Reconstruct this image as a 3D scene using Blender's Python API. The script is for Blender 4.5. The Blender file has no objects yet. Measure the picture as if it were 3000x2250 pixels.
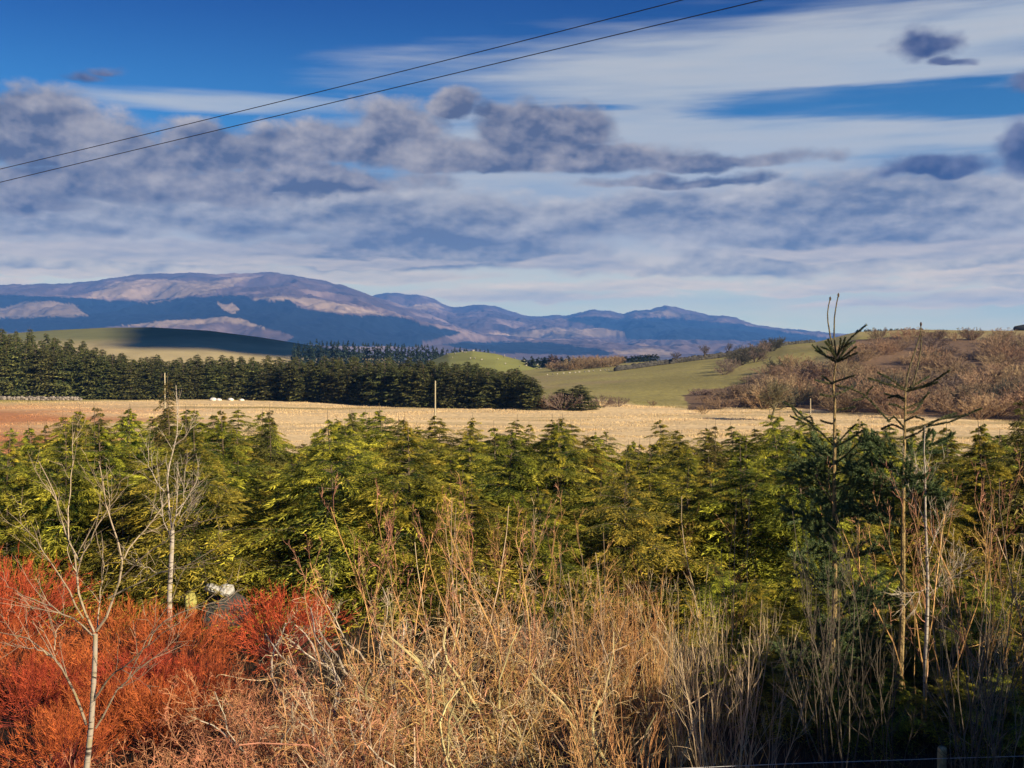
import bpy, math, numpy as np
from math import radians, sin, cos, tan, atan, atan2, sqrt, pi
C = bpy.context.scene.collection
sc = bpy.context.scene

# ---------------------------------------------------------------- camera
F = 2372.0                       # focal length in units of a 2212 px wide picture
CAMZ = 5.6
PITCH = atan(84.5 / F)
cam = bpy.data.cameras.new('camera'); cam.angle = 2 * atan(1106 / F)
cam.clip_start = 0.1; cam.clip_end = 60000
camo = bpy.data.objects.new('camera', cam); C.objects.link(camo)
camo.location = (0, 0, CAMZ); camo.rotation_euler = (pi / 2 - PITCH, 0, 0)
sc.camera = camo

def P(px, py, Y):
    """world point seen at photo position (px, py) at a distance Y"""
    dx, dy = (px - 1106) / F, (829.5 - py) / F
    d = np.array([dx, cos(PITCH) + dy * sin(PITCH), -sin(PITCH) + dy * cos(PITCH)])
    d = d * (Y / d[1])
    return np.array([d[0], d[1], d[2] + CAMZ])
def proj(x, y, z):
    z = z - CAMZ
    f = y * cos(PITCH) - z * sin(PITCH); u = y * sin(PITCH) + z * cos(PITCH)
    return 1106 + F * x / f, 829.5 - F * u / f
def lin(r, g, b):
    f = lambda c: (c / 255) / 12.92 if c <= 10 else ((c / 255 + 0.055) / 1.055) ** 2.4
    return (f(r), f(g), f(b))

# ---------------------------------------------------------------- sun
SUN_AZ = (0.80, -0.60)           # horizontal direction to the sun: right, a little behind
SUN_EL = radians(25)
n_ = sqrt(SUN_AZ[0] ** 2 + SUN_AZ[1] ** 2)
SD = (SUN_AZ[0] / n_ * cos(SUN_EL), SUN_AZ[1] / n_ * cos(SUN_EL), sin(SUN_EL))
sl = bpy.data.lights.new('sun', 'SUN'); sl.energy = 5.0; sl.angle = radians(0.5); sl.color = (1.0, 0.86, 0.66)
so = bpy.data.objects.new('sun', sl); C.objects.link(so); so.location = (40, -20, 60)
so.rotation_euler = (pi / 2 - SUN_EL, 0, atan2(SD[0], -SD[1]))

# ---------------------------------------------------------------- sky
w = bpy.data.worlds.new('World'); sc.world = w; w.use_nodes = True; w.cycles.sampling_method = 'MANUAL'; w.cycles.sample_map_resolution = 256
T = w.node_tree; T.nodes.clear()
class S:                          # a tiny arithmetic layer over shader nodes
    def __init__(s, o): s.o = o
    def _m(s, op, *a, clamp=False):
        n = T.nodes.new('ShaderNodeMath'); n.operation = op; n.use_clamp = clamp
        for i, x in enumerate((s,) + a):
            if isinstance(x, S): T.links.new(x.o, n.inputs[i])
            else: n.inputs[i].default_value = x
        return S(n.outputs[0])
    def __add__(s, b): return s._m('ADD', b)
    def __sub__(s, b): return s._m('SUBTRACT', b)
    def __mul__(s, b): return s._m('MULTIPLY', b)
    def __truediv__(s, b): return s._m('DIVIDE', b)
    def mx(s, b): return s._m('MAXIMUM', b)
    def mn(s, b): return s._m('MINIMUM', b)
    def clamp(s): return s._m('ADD', 0.0, clamp=True)
def sstep(x, a, b):
    n = T.nodes.new('ShaderNodeMapRange'); n.interpolation_type = 'SMOOTHSTEP'
    T.links.new(x.o, n.inputs[0]); n.inputs[1].default_value = a; n.inputs[2].default_value = b
    return S(n.outputs[0])
def xyz(x, y, z=0.0):
    n = T.nodes.new('ShaderNodeCombineXYZ')
    for i, v in enumerate((x, y, z)):
        if isinstance(v, S): T.links.new(v.o, n.inputs[i])
        else: n.inputs[i].default_value = v
    return S(n.outputs[0])
def noise(vec, scale, detail=6, rough=0.55, dist=0.0, col=False):
    n = T.nodes.new('ShaderNodeTexNoise'); T.links.new(vec.o, n.inputs['Vector'])
    n.inputs['Scale'].default_value = scale; n.inputs['Detail'].default_value = detail
    n.inputs['Roughness'].default_value = rough; n.inputs['Distortion'].default_value = dist
    if col:
        sp = T.nodes.new('ShaderNodeSeparateColor'); T.links.new(n.outputs['Color'], sp.inputs[0])
        return S(sp.outputs[0]), S(sp.outputs[1])
    return S(n.outputs['Fac'])
def mixc(f, a, b):
    n = T.nodes.new('ShaderNodeMix'); n.data_type = 'RGBA'
    if isinstance(f, S): T.links.new(f.o, n.inputs[0])
    else: n.inputs[0].default_value = f
    for i, v in ((6, a), (7, b)):
        if isinstance(v, S): T.links.new(v.o, n.inputs[i])
        else: n.inputs[i].default_value = (*v, 1)
    return S(n.outputs[2])
WS = 0.1; EXPO = 0.8
def rad(r, g, b): return tuple(c / WS / 2 ** EXPO for c in lin(r, g, b))
tc = T.nodes.new('ShaderNodeTexCoord'); sep = T.nodes.new('ShaderNodeSeparateXYZ'); T.links.new(tc.outputs['Generated'], sep.inputs[0])
dx, dy, dz = (S(sep.outputs[i]) for i in range(3))
U = dx._m('ARCTAN2', dy) * 2.372
V = dz / ((dx * dx + dy * dy)._m('SQRT').mx(0.02)) * 2.372
def uv(px, py):
    a = atan((px - 1106) / F); return 2.372 * a, (745 - py) / 1000 * cos(a)
sky = T.nodes.new('ShaderNodeTexSky'); sky.sky_type = 'NISHITA'; sky.sun_disc = False
sky.sun_elevation = SUN_EL; sky.sun_rotation = atan2(SD[0], SD[1]); sky.air_density = 1.0; sky.dust_density = 0.1; sky.ozone_density = 5
hs = T.nodes.new('ShaderNodeHueSaturation'); hs.inputs['Saturation'].default_value = 1.15; hs.inputs['Value'].default_value = 0.54
T.links.new(sky.outputs[0], hs.inputs['Color'])
def mulc(a, c):
    n = T.nodes.new('ShaderNodeMix'); n.data_type = 'RGBA'; n.blend_type = 'MULTIPLY'; n.inputs[0].default_value = 1.0
    T.links.new(a.o, n.inputs[6]); n.inputs[7].default_value = (*c, 1); return S(n.outputs[2])
base = mulc(S(hs.outputs[0]), (0.36, 0.80, 1.02))
base = mixc(sstep(V, 0.42, 0.80), base, mulc(base, (0.22, 0.40, 0.68)))

wr_, wg_ = noise(xyz(U * 3.0, V * 5.5, 2.0), 1.7, 3, 0.6, col=True)
wr_, wg_ = wr_ - 0.5, wg_ - 0.5
def fld(du, dv, blobs, nscale, amp, stretch, seed, warp=0.05, detail=5, rough=0.58, under=1.7):
    u, v = U + du, V + dv
    u2 = u + wr_ * (warp * 3); v2 = v + wg_ * (warp * 2)
    best = None
    for (px, py, rx, ry, wgt) in blobs:
        cu, cv = uv(px, py)
        a = (u2 - cu) * (1000 / rx); b = (v2 - cv) * (1000 / ry)
        b = b.mx(b * -under)
        d = ((a * a + b * b)._m('SQRT') * -1.0 + 1.0) * wgt
        best = d if best is None else best.mx(d)
    nz = noise(xyz(u + wr_ * 0.03, v * stretch, seed + 3.1), nscale, detail, rough)
    return best.mx(-1.2), nz
def cloud(prev, blobs, nscale, amp, stretch, seed, dark, light, soft=(0.0, 0.22), k=3.0, kb=0.5, bias=0.3, opac=1.0, du=-0.010, dv=0.014, edge=0.3, big=0.8, **kw):
    """blob field plus billow noise; tops that rise towards the light come out pale, undersides grey"""
    b0, n0 = fld(0.0, 0.0, blobs, nscale, amp, stretch, seed, **kw)
    b1, n1 = fld(du, dv, blobs, nscale, amp, stretch, seed, **dict(kw, detail=3))
    f = b0 + (n0 - 0.5) * amp
    a = sstep(f, *soft) * opac
    lo = noise(xyz(U, V * (stretch * 1.3), seed + 8), nscale * 0.45, 2, 0.5) - 0.5
    lit = (n0 - n1) * k + (b0 - b1) * kb + lo * big + bias
    thin = sstep(f, soft[1] + 0.5, soft[0]) * edge         # thin edges let light through
    return mixc(a, prev, mixc((lit + thin).clamp(), rad(*dark), rad(*light))), f
# high thin veil
veil_n = noise(xyz(U + V * 1.2, V * 5.5 - U * 0.9, 4.0), 0.9, 5, 0.5, 0.3)
def band(px, py, rx, ry):
    cu, cv = uv(px, py); a = (U - cu) * (1000 / rx); b = (V - cv) * (1000 / ry)
    return (a * a + b * b) * -1.0 + 1.0
vb = band(1750, 150, 850, 130).mx(band(1450, 320, 900, 110)).mx(band(2300, 280, 700, 40)).mx(band(500, 228, 330, 22) * 0.8)
hole = band(1800, 222, 420, 42).mx(band(2250, 215, 380, 36)).mx(band(1250, 240, 220, 10) * 0.6)
vv = (vb + (veil_n - 0.5) * 2.4 - (hole + (veil_n - 0.5) * 2.4 + (noise(xyz(U * 1.0, V * 9, 19.0), 2.4, 4) - 0.5) * 2.0).mx(0.0)._m('MINIMUM', 0.7) * 1.5)
streak = noise(xyz(U * 1.2, V * 16, 9.0), 2.2, 4, 0.5)
veil = sstep(vv + (streak - 0.5) * 1.5, -0.5, 0.95) * 0.92
col = mixc(veil, base, mixc(streak, rad(176, 192, 208), rad(212, 210, 208)))
# pale clear light low over the horizon
low = sstep(V, 0.26, 0.02)
low2 = sstep(V + (noise(xyz(U * 1.0, V * 4, 12.0), 3.0, 5) - 0.5) * 0.14, 0.39, 0.27)
col = mixc(low2 * 0.86, col, mixc(low, rad(216, 212, 208), mixc(noise(xyz(U * 1.3, V * 7, 15.0), 3.0, 5)._m('MULTIPLY', 1.0), rad(160, 205, 226), rad(238, 224, 208))))
# low cloud bank with streaks
col, _ = cloud(col, [(150, 470, 520, 75, 1.0), (620, 470, 420, 62, 1), (1050, 500, 420, 66, 1), (1500, 480, 360, 60, 1), (1900, 490, 560, 92, 1.15), (2350, 560, 480, 80, 1.1), (200, 560, 420, 40, 1), (900, 560, 480, 40, .9), (1650, 575, 500, 30, .9), (-600, 520, 500, 90, 1), (3000, 500, 600, 110, 1)],
               6.0, 1.9, 2.0, 21.0, (116, 126, 150), (216, 211, 207), soft=(-0.50, 0.15), k=2.6, kb=0.15, bias=0.40, edge=0.3, big=1.9, warp=0.04, rough=0.62, dv=0.016)
col, _ = cloud(col, [(300, 545, 500, 26, 1), (1250, 578, 200, 22, 1.2), (1960, 545, 420, 24, 1.2), (2300, 585, 400, 18, 1), (600, 600, 500, 20, .8), (1500, 620, 600, 18, .7), (2050, 655, 300, 14, .9), (100, 590, 300, 14, 1), (2200, 640, 300, 14, 1), (700, 570, 400, 16, 1), (1150, 640, 420, 18, .8), (850, 605, 380, 14, .8), (1800, 625, 300, 12, .9), (40, 612, 60, 14, .8)],
               7.0, 1.3, 5.0, 33.0, (146, 154, 174), (232, 220, 210), soft=(-0.10, 0.45), k=1.4, kb=0.12, bias=0.45, opac=0.85, warp=0.03, dv=0.008)
# the larger, darker cumulus
col, _ = cloud(col, [(60, 290, 190, 78, 1.3), (180, 330, 260, 62, 1.1), (330, 360, 160, 50, 1), (520, 345, 180, 52, 1.1), (690, 330, 190, 60, 1.2), (860, 285, 110, 64, 1.1), (770, 320, 160, 50, 1.0), (990, 240, 66, 30, 1.0), (1085, 252, 52, 22, .95), (1170, 290, 150, 62, 1.3), (1160, 352, 330, 42, 1.4), (1440, 352, 280, 22, 1.1), (1450, 392, 180, 14, 0.8),
                     (1010, 345, 200, 48, 1.1), (420, 300, 120, 30, .8), (-500, 300, 400, 110, 1.2), (2900, 300, 420, 90, 1.2), (250, 405, 380, 46, 1.0), (600, 395, 300, 40, 1.0), (60, 440, 120, 26, 1)],
               9.0, 1.9, 1.35, 57.0, (94, 101, 128), (214, 205, 200), soft=(-0.46, 0.24), k=1.9, kb=0.16, bias=0.17, edge=0.25, big=1.5, warp=0.035, rough=0.60, dv=0.020)
# small dark clouds apart from the rest
col, _ = cloud(col, [(2010, 364, 140, 40, 1.3), (2215, 345, 85, 75, 1.3), (2240, 185, 70, 40, 1.1), (1982, 104, 62, 46, 1.0), (2035, 134, 44, 14, .8), (192, 186, 44, 20, 0.75), (240, 172, 40, 12, 0.6)],
               10.0, 1.5, 1.2, 83.0, (58, 72, 118), (150, 152, 176), soft=(-0.20, 0.50), k=1.8, kb=0.3, bias=0.12, edge=0.3, big=0.8, warp=0.05)
col = mixc(sstep(V, 0.24, 0.02), col, mulc(col, (3.6, 2.95, 1.55)))
bg = T.nodes.new('ShaderNodeBackground'); bg.inputs['Strength'].default_value = WS
T.links.new(col.o, bg.inputs['Color'])
wo = T.nodes.new('ShaderNodeOutputWorld'); T.links.new(bg.outputs[0], wo.inputs['Surface'])
sc.view_settings.view_transform = 'Standard'; sc.view_settings.look = 'None'
sc.view_settings.exposure = EXPO; sc.view_settings.gamma = 1.0

# ================================================================ helpers
def vnoise(x, y, seed, octaves=5, rough=0.5):
    """smooth fractal value noise, about -1..1"""
    x = np.asarray(x, float); y = np.asarray(y, float); out = np.zeros(np.broadcast(x, y).shape); a = 1.0; tot = 0
    for o in range(octaves):
        g = np.random.RandomState(seed + 17 * o).rand(256, 256) * 2 - 1
        xi = np.floor(x).astype(int); yi = np.floor(y).astype(int); fx = x - xi; fy = y - yi
        fx = fx * fx * (3 - 2 * fx); fy = fy * fy * (3 - 2 * fy)
        q = lambda i, j: g[i % 256, j % 256]
        out += a * ((q(xi, yi) * (1 - fx) + q(xi + 1, yi) * fx) * (1 - fy) + (q(xi, yi + 1) * (1 - fx) + q(xi + 1, yi + 1) * fx) * fy)
        tot += a; a *= rough; x = x * 2.03 + 11.7; y = y * 2.03 + 5.3
    return out / tot * 1.6
def inpoly(px, py, poly):
    px = np.asarray(px, float); py = np.asarray(py, float); r = np.zeros(px.shape, bool); n = len(poly)
    for i in range(n):
        x0, y0 = poly[i]; x1, y1 = poly[(i + 1) % n]
        if y0 == y1: continue
        c = ((y0 > py) != (y1 > py)) & (px < (x1 - x0) * (py - y0) / (y1 - y0) + x0)
        r ^= c
    return r
def mesh(name, V, Fc, mat, col=None, smooth=False):
    V = np.asarray(V, np.float32).reshape(-1, 3); Fc = np.asarray(Fc, np.int32); k = Fc.shape[1]; m = Fc.shape[0]
    me = bpy.data.meshes.new(name); me.vertices.add(len(V)); me.vertices.foreach_set('co', V.ravel())
    me.loops.add(m * k); me.loops.foreach_set('vertex_index', Fc.ravel())
    me.polygons.add(m); me.polygons.foreach_set('loop_start', np.arange(0, m * k, k, dtype=np.int32))
    me.polygons.foreach_set('use_smooth', np.full(m, smooth))
    if col is not None:
        a = me.color_attributes.new('Col', 'FLOAT_COLOR', 'POINT')
        c = np.ones((len(V), 4), np.float32); c[:, :3] = col; a.data.foreach_set('color', c.ravel())
    me.update(calc_edges=True); me.materials.append(mat)
    return me
def link(name, me, parent=None, loc=(0, 0, 0), rot=(0, 0, 0), scale=1.0, **props):
    o = bpy.data.objects.new(name, me); C.objects.link(o); o.location = loc; o.rotation_euler = rot
    o.scale = scale if isinstance(scale, tuple) else (scale,) * 3
    if parent is not None: o.parent = parent
    for k, v in props.items():
        if v is not None: o[k] = v
    return o
def place(name, parts, loc, rotz=0.0, scale=1.0, label=None, category=None, group=None, tilt=(0, 0)):
    """one thing: an Empty at its base and its parts, or a single mesh"""
    rot = (tilt[0], tilt[1], rotz)
    if len(parts) == 1:
        return link(name, parts[0][1], None, loc, rot, scale, label=label, category=category, group=group)
    r = link(name, None, None, loc, rot, scale, label=label, category=category, group=group)
    r.empty_display_size = 0.2
    for pn, me in parts: link(pn, me, r)
    return r

def material(name, build):
    m = bpy.data.materials.new(name); m.use_nodes = True; t = m.node_tree
    b = t.nodes['Principled BSDF']; b.inputs['Specular IOR Level'].default_value = 0.25
    build(t, b); return m
def nd(t, kind, **kw):
    n = t.nodes.new(kind)
    for k, v in kw.items():
        if k in n.inputs.keys(): n.inputs[k].default_value = v
        else: setattr(n, k, v)
    return n
def tnoise(t, scale, detail=4, coord='Object', vec=None):
    n = nd(t, 'ShaderNodeTexNoise', Scale=scale, Detail=detail)
    c = nd(t, 'ShaderNodeTexCoord'); t.links.new(vec if vec else c.outputs[coord], n.inputs['Vector'])
    return n
def mix(t, f, a, b, blend='MIX'):
    n = t.nodes.new('ShaderNodeMix'); n.data_type = 'RGBA'; n.blend_type = blend
    for i, v in ((0, f), (6, a), (7, b)):
        if hasattr(v, 'is_linked'): t.links.new(v, n.inputs[i])
        elif isinstance(v, (int, float)): n.inputs[i].default_value = v
        else: n.inputs[i].default_value = (*v, 1)
    return n.outputs[2]
def rng_map(t, v, a, b, c=0.0, d=1.0):
    n = nd(t, 'ShaderNodeMapRange'); t.links.new(v, n.inputs[0])
    for i, x in enumerate((a, b, c, d)): n.inputs[i + 1].default_value = x
    return n.outputs[0]
def attr_mat(name, rough=0.85, nscale=2.0, namp=0.25, obj_amp=0.0, transl=0.0, bump=0.0):
    """colour from the mesh's own 'Col', broken up by noise and, for repeats, a little per object"""
    def build(t, b):
        a = nd(t, 'ShaderNodeAttribute', attribute_name='Col').outputs['Color']
        n = tnoise(t, nscale, 5)
        f = rng_map(t, n.outputs['Fac'], 0.25, 0.75, 1 - namp, 1 + namp)
        c = t.nodes.new('ShaderNodeVectorMath'); c.operation = 'SCALE'; t.links.new(a, c.inputs[0]); t.links.new(f, c.inputs['Scale'])
        out = c.outputs[0]
        if obj_amp:
            oi = nd(t, 'ShaderNodeObjectInfo').outputs['Random']
            h = nd(t, 'ShaderNodeHueSaturation'); t.links.new(out, h.inputs['Color'])
            t.links.new(rng_map(t, oi, 0, 1, 0.5 - 0.03 * obj_amp, 0.5 + 0.03 * obj_amp), h.inputs['Hue'])
            mm = t.nodes.new('ShaderNodeMath'); mm.operation = 'MULTIPLY'; mm.inputs[1].default_value = 7.31; t.links.new(oi, mm.inputs[0])
            fr = t.nodes.new('ShaderNodeMath'); fr.operation = 'FRACT'; t.links.new(mm.outputs[0], fr.inputs[0])
            t.links.new(rng_map(t, fr.outputs[0], 0, 1, 1 - 0.3 * obj_amp, 1 + 0.3 * obj_amp), h.inputs['Value'])
            out = h.outputs[0]
        t.links.new(out, b.inputs['Base Color']); b.inputs['Roughness'].default_value = rough
        if bump:
            bn = nd(t, 'ShaderNodeBump', Strength=bump, Distance=0.5); t.links.new(n.outputs['Fac'], bn.inputs['Height']); t.links.new(bn.outputs[0], b.inputs['Normal'])
        if transl:
            tr = nd(t, 'ShaderNodeBsdfTranslucent'); t.links.new(out, tr.inputs['Color'])
            ms = nd(t, 'ShaderNodeMixShader'); ms.inputs[0].default_value = transl
            t.links.new(b.outputs[0], ms.inputs[1]); t.links.new(tr.outputs[0], ms.inputs[2])
            t.links.new(ms.outputs[0], t.nodes['Material Output'].inputs['Surface'])
    return material(name, build)
M_leaf = attr_mat('conifer_foliage', 0.7, 1.3, 0.25, 0.9, transl=0.32)
M_wood = attr_mat('plantation_foliage', 0.8, 0.25, 0.3, 0.6, transl=0.1)
M_twig = attr_mat('twigs', 0.75, 3.0, 0.35, 0.35)
M_bark = attr_mat('bark', 0.85, 14.0, 0.45, 0.2, bump=0.3)
M_grass = attr_mat('dry_grass', 0.8, 0.12, 0.22, 0.0, transl=0.15)
M_stone = attr_mat('stone', 0.9, 6.0, 0.4, 0.4, bump=0.5)
M_wool = attr_mat('wool', 0.95, 8.0, 0.1)

def unit(v): return v / np.maximum(np.linalg.norm(v, axis=-1, keepdims=True), 1e-9)
def tubes(Pt, R, sides=3):
    """Pt [N,K,3], R [N,K] -> one mesh of tapered tubes"""
    N, K = R.shape; Tn = unit(np.gradient(Pt, axis=1))
    mean = unit(Pt[:, -1] - Pt[:, 0]); ref = np.where(np.abs(mean[:, 2:3]) > 0.9, np.array([[1., 0.2, 0]]), np.array([[0.1, 0.15, 1.]]))
    A = unit(np.cross(Tn, ref[:, None, :])); B = np.cross(Tn, A)
    th = np.arange(sides) * 2 * pi / sides
    V = Pt[:, :, None, :] + R[:, :, None, None] * (np.cos(th)[None, None, :, None] * A[:, :, None, :] + np.sin(th)[None, None, :, None] * B[:, :, None, :])
    i = np.arange(N)[:, None, None] * K * sides + np.arange(K - 1)[None, :, None] * sides
    j = np.arange(sides)[None, None, :]; j2 = (j + 1) % sides
    Fc = np.stack([i + j, i + j2, i + sides + j2, i + sides + j], -1).reshape(-1, 4)
    return V.reshape(-1, 3), Fc
def spread(c, K, sides):           # one colour per polyline -> per vertex
    return np.repeat(c, K * sides, axis=0)
def grow(Pt, R, per, s0, s1, ang, L, K, curl, up, rng, rf=0.55, rmin=0.002):
    """children that sprout from each parent polyline"""
    N, KP = R.shape; n = N * per
    par = np.repeat(np.arange(N), per); s = rng.uniform(s0, s1, n) * (KP - 1)
    i = np.clip(s.astype(int), 0, KP - 2); f = (s - i)[:, None]
    base = Pt[par, i] * (1 - f) + Pt[par, i + 1] * f
    T0 = unit(Pt[par, i + 1] - Pt[par, i]); r0 = np.maximum((R[par, i] * (1 - f[:, 0]) + R[par, i + 1] * f[:, 0]) * rf, rmin)
    a = unit(np.cross(T0, rng.normal(size=(n, 3)))); an = rng.uniform(ang[0], ang[1], n)[:, None]
    d = unit(T0 * np.cos(an) + a * np.sin(an)); Ls = rng.uniform(L[0], L[1], n) * (1.15 - 0.5 * s / (KP - 1))
    out = np.zeros((n, K, 3)); out[:, 0] = base
    for k in range(1, K):
        d = unit(d + rng.normal(size=(n, 3)) * curl + np.array([0, 0, up]))
        out[:, k] = out[:, k - 1] + d * (Ls / (K - 1))[:, None]
    rr = r0[:, None] * np.linspace(1, 0.35, K)[None, :]
    return out, rr
def join(lst):
    V = []; Fc = []; Cc = []; o = 0
    for v, f, c in lst:
        V.append(v); Fc.append(f + o); Cc.append(c); o += len(v)
    return np.concatenate(V), np.concatenate(Fc), np.concatenate(Cc)
def tint(n, a, b, rng, jit=0.15):
    a, b = np.array(a), np.array(b); t = rng.rand(n, 1)
    return (a * (1 - t) + b * t) * rng.uniform(1 - jit, 1 + jit, (n, 1))

def shrub(seed, h, rad, nst, lean, c_st, c_tw, levels, r0=0.009, up=0.10, curl=0.10, K=7, base_r=0.25, dome=False, rmin=0.0022):
    """bare shrub: stems from a stool, then levels of (per, s0, s1, ang0, ang1, L0, L1)"""
    rng = np.random.RandomState(seed)
    az = rng.rand(nst) * 2 * pi; q = np.sqrt(rng.rand(nst)); el = q * lean
    d = np.stack([np.cos(az) * np.sin(el), np.sin(az) * np.sin(el), np.cos(el)], -1)
    P0 = np.zeros((nst, K, 3)); P0[:, 0, 0] = np.cos(az) * q * base_r; P0[:, 0, 1] = np.sin(az) * q * base_r
    hh = h * rng.uniform(0.55, 1.0, nst)
    if dome: hh = h * rng.uniform(0.85, 1.0, nst) / np.maximum(np.cos(el * 0.75), 0.5) * np.where(el > 0.9, 0.85, 1)
    for k in range(1, K):
        d = unit(d + rng.normal(size=d.shape) * curl + np.array([0, 0, up])); P0[:, k] = P0[:, k - 1] + d * (hh / (K - 1))[:, None]
    R0 = (r0 * rng.uniform(0.6, 1.3, nst))[:, None] * np.linspace(1, 0.4, K)[None, :]
    v, f = tubes(P0, R0, 4); stems = [(v, f, spread(tint(nst, *c_st, rng), K, 4))]
    tw = []; PP, RR = P0, R0
    for (per, s0, s1, a0, a1, l0, l1) in levels:
        PP, RR = grow(PP, RR, per, s0, s1, (a0, a1), (l0, l1), 5, curl * 1.3, up, rng, rmin=rmin)
        v, f = tubes(PP, RR, 3); tw.append((v, f, spread(tint(len(PP), *c_tw, rng), 5, 3)))
    return join(stems), (join(tw) if tw else None)
def shrub_parts(nm, *a, mat=None, **k):
    s, t = shrub(*a, **k)
    return [('stems', mesh(nm + '_stems', s[0], s[1], mat or M_twig, s[2])), ('twigs', mesh(nm + '_twigs', t[0], t[1], mat or M_twig, t[2]))]

def conifer(seed, h, R, t0, nwh, nb, nsp, nbl, blade, droop, rise, c_in, c_tip, shape=0.8, sprayang=0.8, ragged=0.35, wf=0.3, hang=0.45, trunk_r=0.03, c_tr=((.16, .11, .07), (.2, .15, .1)), top=0.10, lead=0.97):
    rng = np.random.RandomState(seed)
    nB = nwh * nb; t = t0 + (1 - t0) * (np.repeat(np.arange(nwh), nb) + rng.rand(nB) * 0.8) / nwh
    r = R * (1 - t) ** shape * rng.uniform(1 - ragged, 1 + ragged * 0.6, nB) + top * rng.rand(nB) * R
    az = rng.rand(nB) * 2 * pi; z = t * h * lead; tp_s = np.clip(.28 + 1.9 * (1 - t), 0, 1); ri = rise * rng.uniform(0.6, 1.4, nB); dr = droop * rng.uniform(0.6, 1.4, nB)
    s = (np.arange(nsp) + 0.5) / nsp; s = 0.12 + 0.88 * s
    B3 = lambda a: a[:, None, None, None]
    s4 = s[None, :, None, None] * np.ones((nB, 1, 2, 1)); side = np.array([-1., 1.])[None, None, :, None] * np.ones((nB, nsp, 1, 1))
    hor = B3(r) * s4; bx = np.cos(B3(az)) * hor; by = np.sin(B3(az)) * hor; bz = B3(z) + B3(ri * r) * s4 - B3(dr * r) * s4 ** 2
    sa = B3(az) + side * (sprayang * rng.uniform(0.6, 1.3, (nB, nsp, 2, 1))) ; ls = B3(r) * (0.12 + 0.42 * (1 - s4)) * rng.uniform(0.6, 1.4, (nB, nsp, 2, 1)) + blade * 0.3 * B3(tp_s)
    q = ((np.arange(nbl) + 0.5) / nbl)[None, None, None, :]
    x = bx + np.cos(sa) * ls * q; y = by + np.sin(sa) * ls * q; zz = bz - hang * ls * q ** 1.5 + rng.normal(0, blade * 0.12, (nB, nsp, 2, nbl))
    shp = x.shape; ba = sa + rng.uniform(-0.9, 0.9, shp); bl = blade * rng.uniform(0.6, 1.4, shp) * B3(tp_s); sl_ = -hang * 0.8 + rng.normal(0, 0.35, shp) * 0.8
    d = np.stack([np.cos(ba), np.sin(ba), sl_], -1); d = unit(d)
    base = np.stack([x, y, zz], -1); wv = unit(np.cross(d, rng.normal(0, 1, (*shp, 3)) * 0.7 + np.array([0, 0, 1.])))
    hw = (bl * wf * 0.5)[..., None]
    V = np.stack([base - wv * hw, base + wv * hw, base + d * bl[..., None]], -2).reshape(-1, 3)
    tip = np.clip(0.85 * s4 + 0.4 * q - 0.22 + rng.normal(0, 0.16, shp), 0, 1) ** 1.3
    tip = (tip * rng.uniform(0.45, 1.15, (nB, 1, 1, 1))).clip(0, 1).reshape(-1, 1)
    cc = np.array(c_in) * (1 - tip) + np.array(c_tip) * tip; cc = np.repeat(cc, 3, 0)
    Fc = np.arange(len(V)).reshape(-1, 3)
    K = 8; tz = np.linspace(0, h, K); tp = np.stack([rng.normal(0, 0.006 * h, K).cumsum() * 0.5, rng.normal(0, 0.006 * h, K).cumsum() * 0.5, tz], -1)[None]; tp[0, 0, :2] = 0
    tr = trunk_r * np.linspace(1, 0.12, K)[None]
    v1, f1 = tubes(tp, tr, 6); c1 = spread(tint(1, *c_tr, rng), K, 6)
    # bare limb of every branch
    ss = np.linspace(0, 0.9, 4)[None, :]; off = 0
    lb = np.stack([np.cos(az)[:, None] * r[:, None] * ss, np.sin(az)[:, None] * r[:, None] * ss, z[:, None] + (ri * r)[:, None] * ss - (dr * r)[:, None] * ss ** 2], -1)
    v2, f2 = tubes(lb, (trunk_r * 0.22 * np.linspace(1, 0.3, 4))[None, :] * np.ones((nB, 1)), 3); c2 = spread(tint(nB, *c_tr, rng), 4, 3)
    v, f, c = join([(v1, f1, c1), (v2, f2, c2)])
    return (V, Fc, cc), (v, f, c)
def conifer_parts(nm, mat, *a, **k):
    (V, Fc, cc), (v, f, c) = conifer(*a, **k)
    return [('trunk', mesh(nm + '_trunk', v, f, M_bark, c)), ('crown', mesh(nm + '_crown', V, Fc, mat, cc))]

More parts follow.
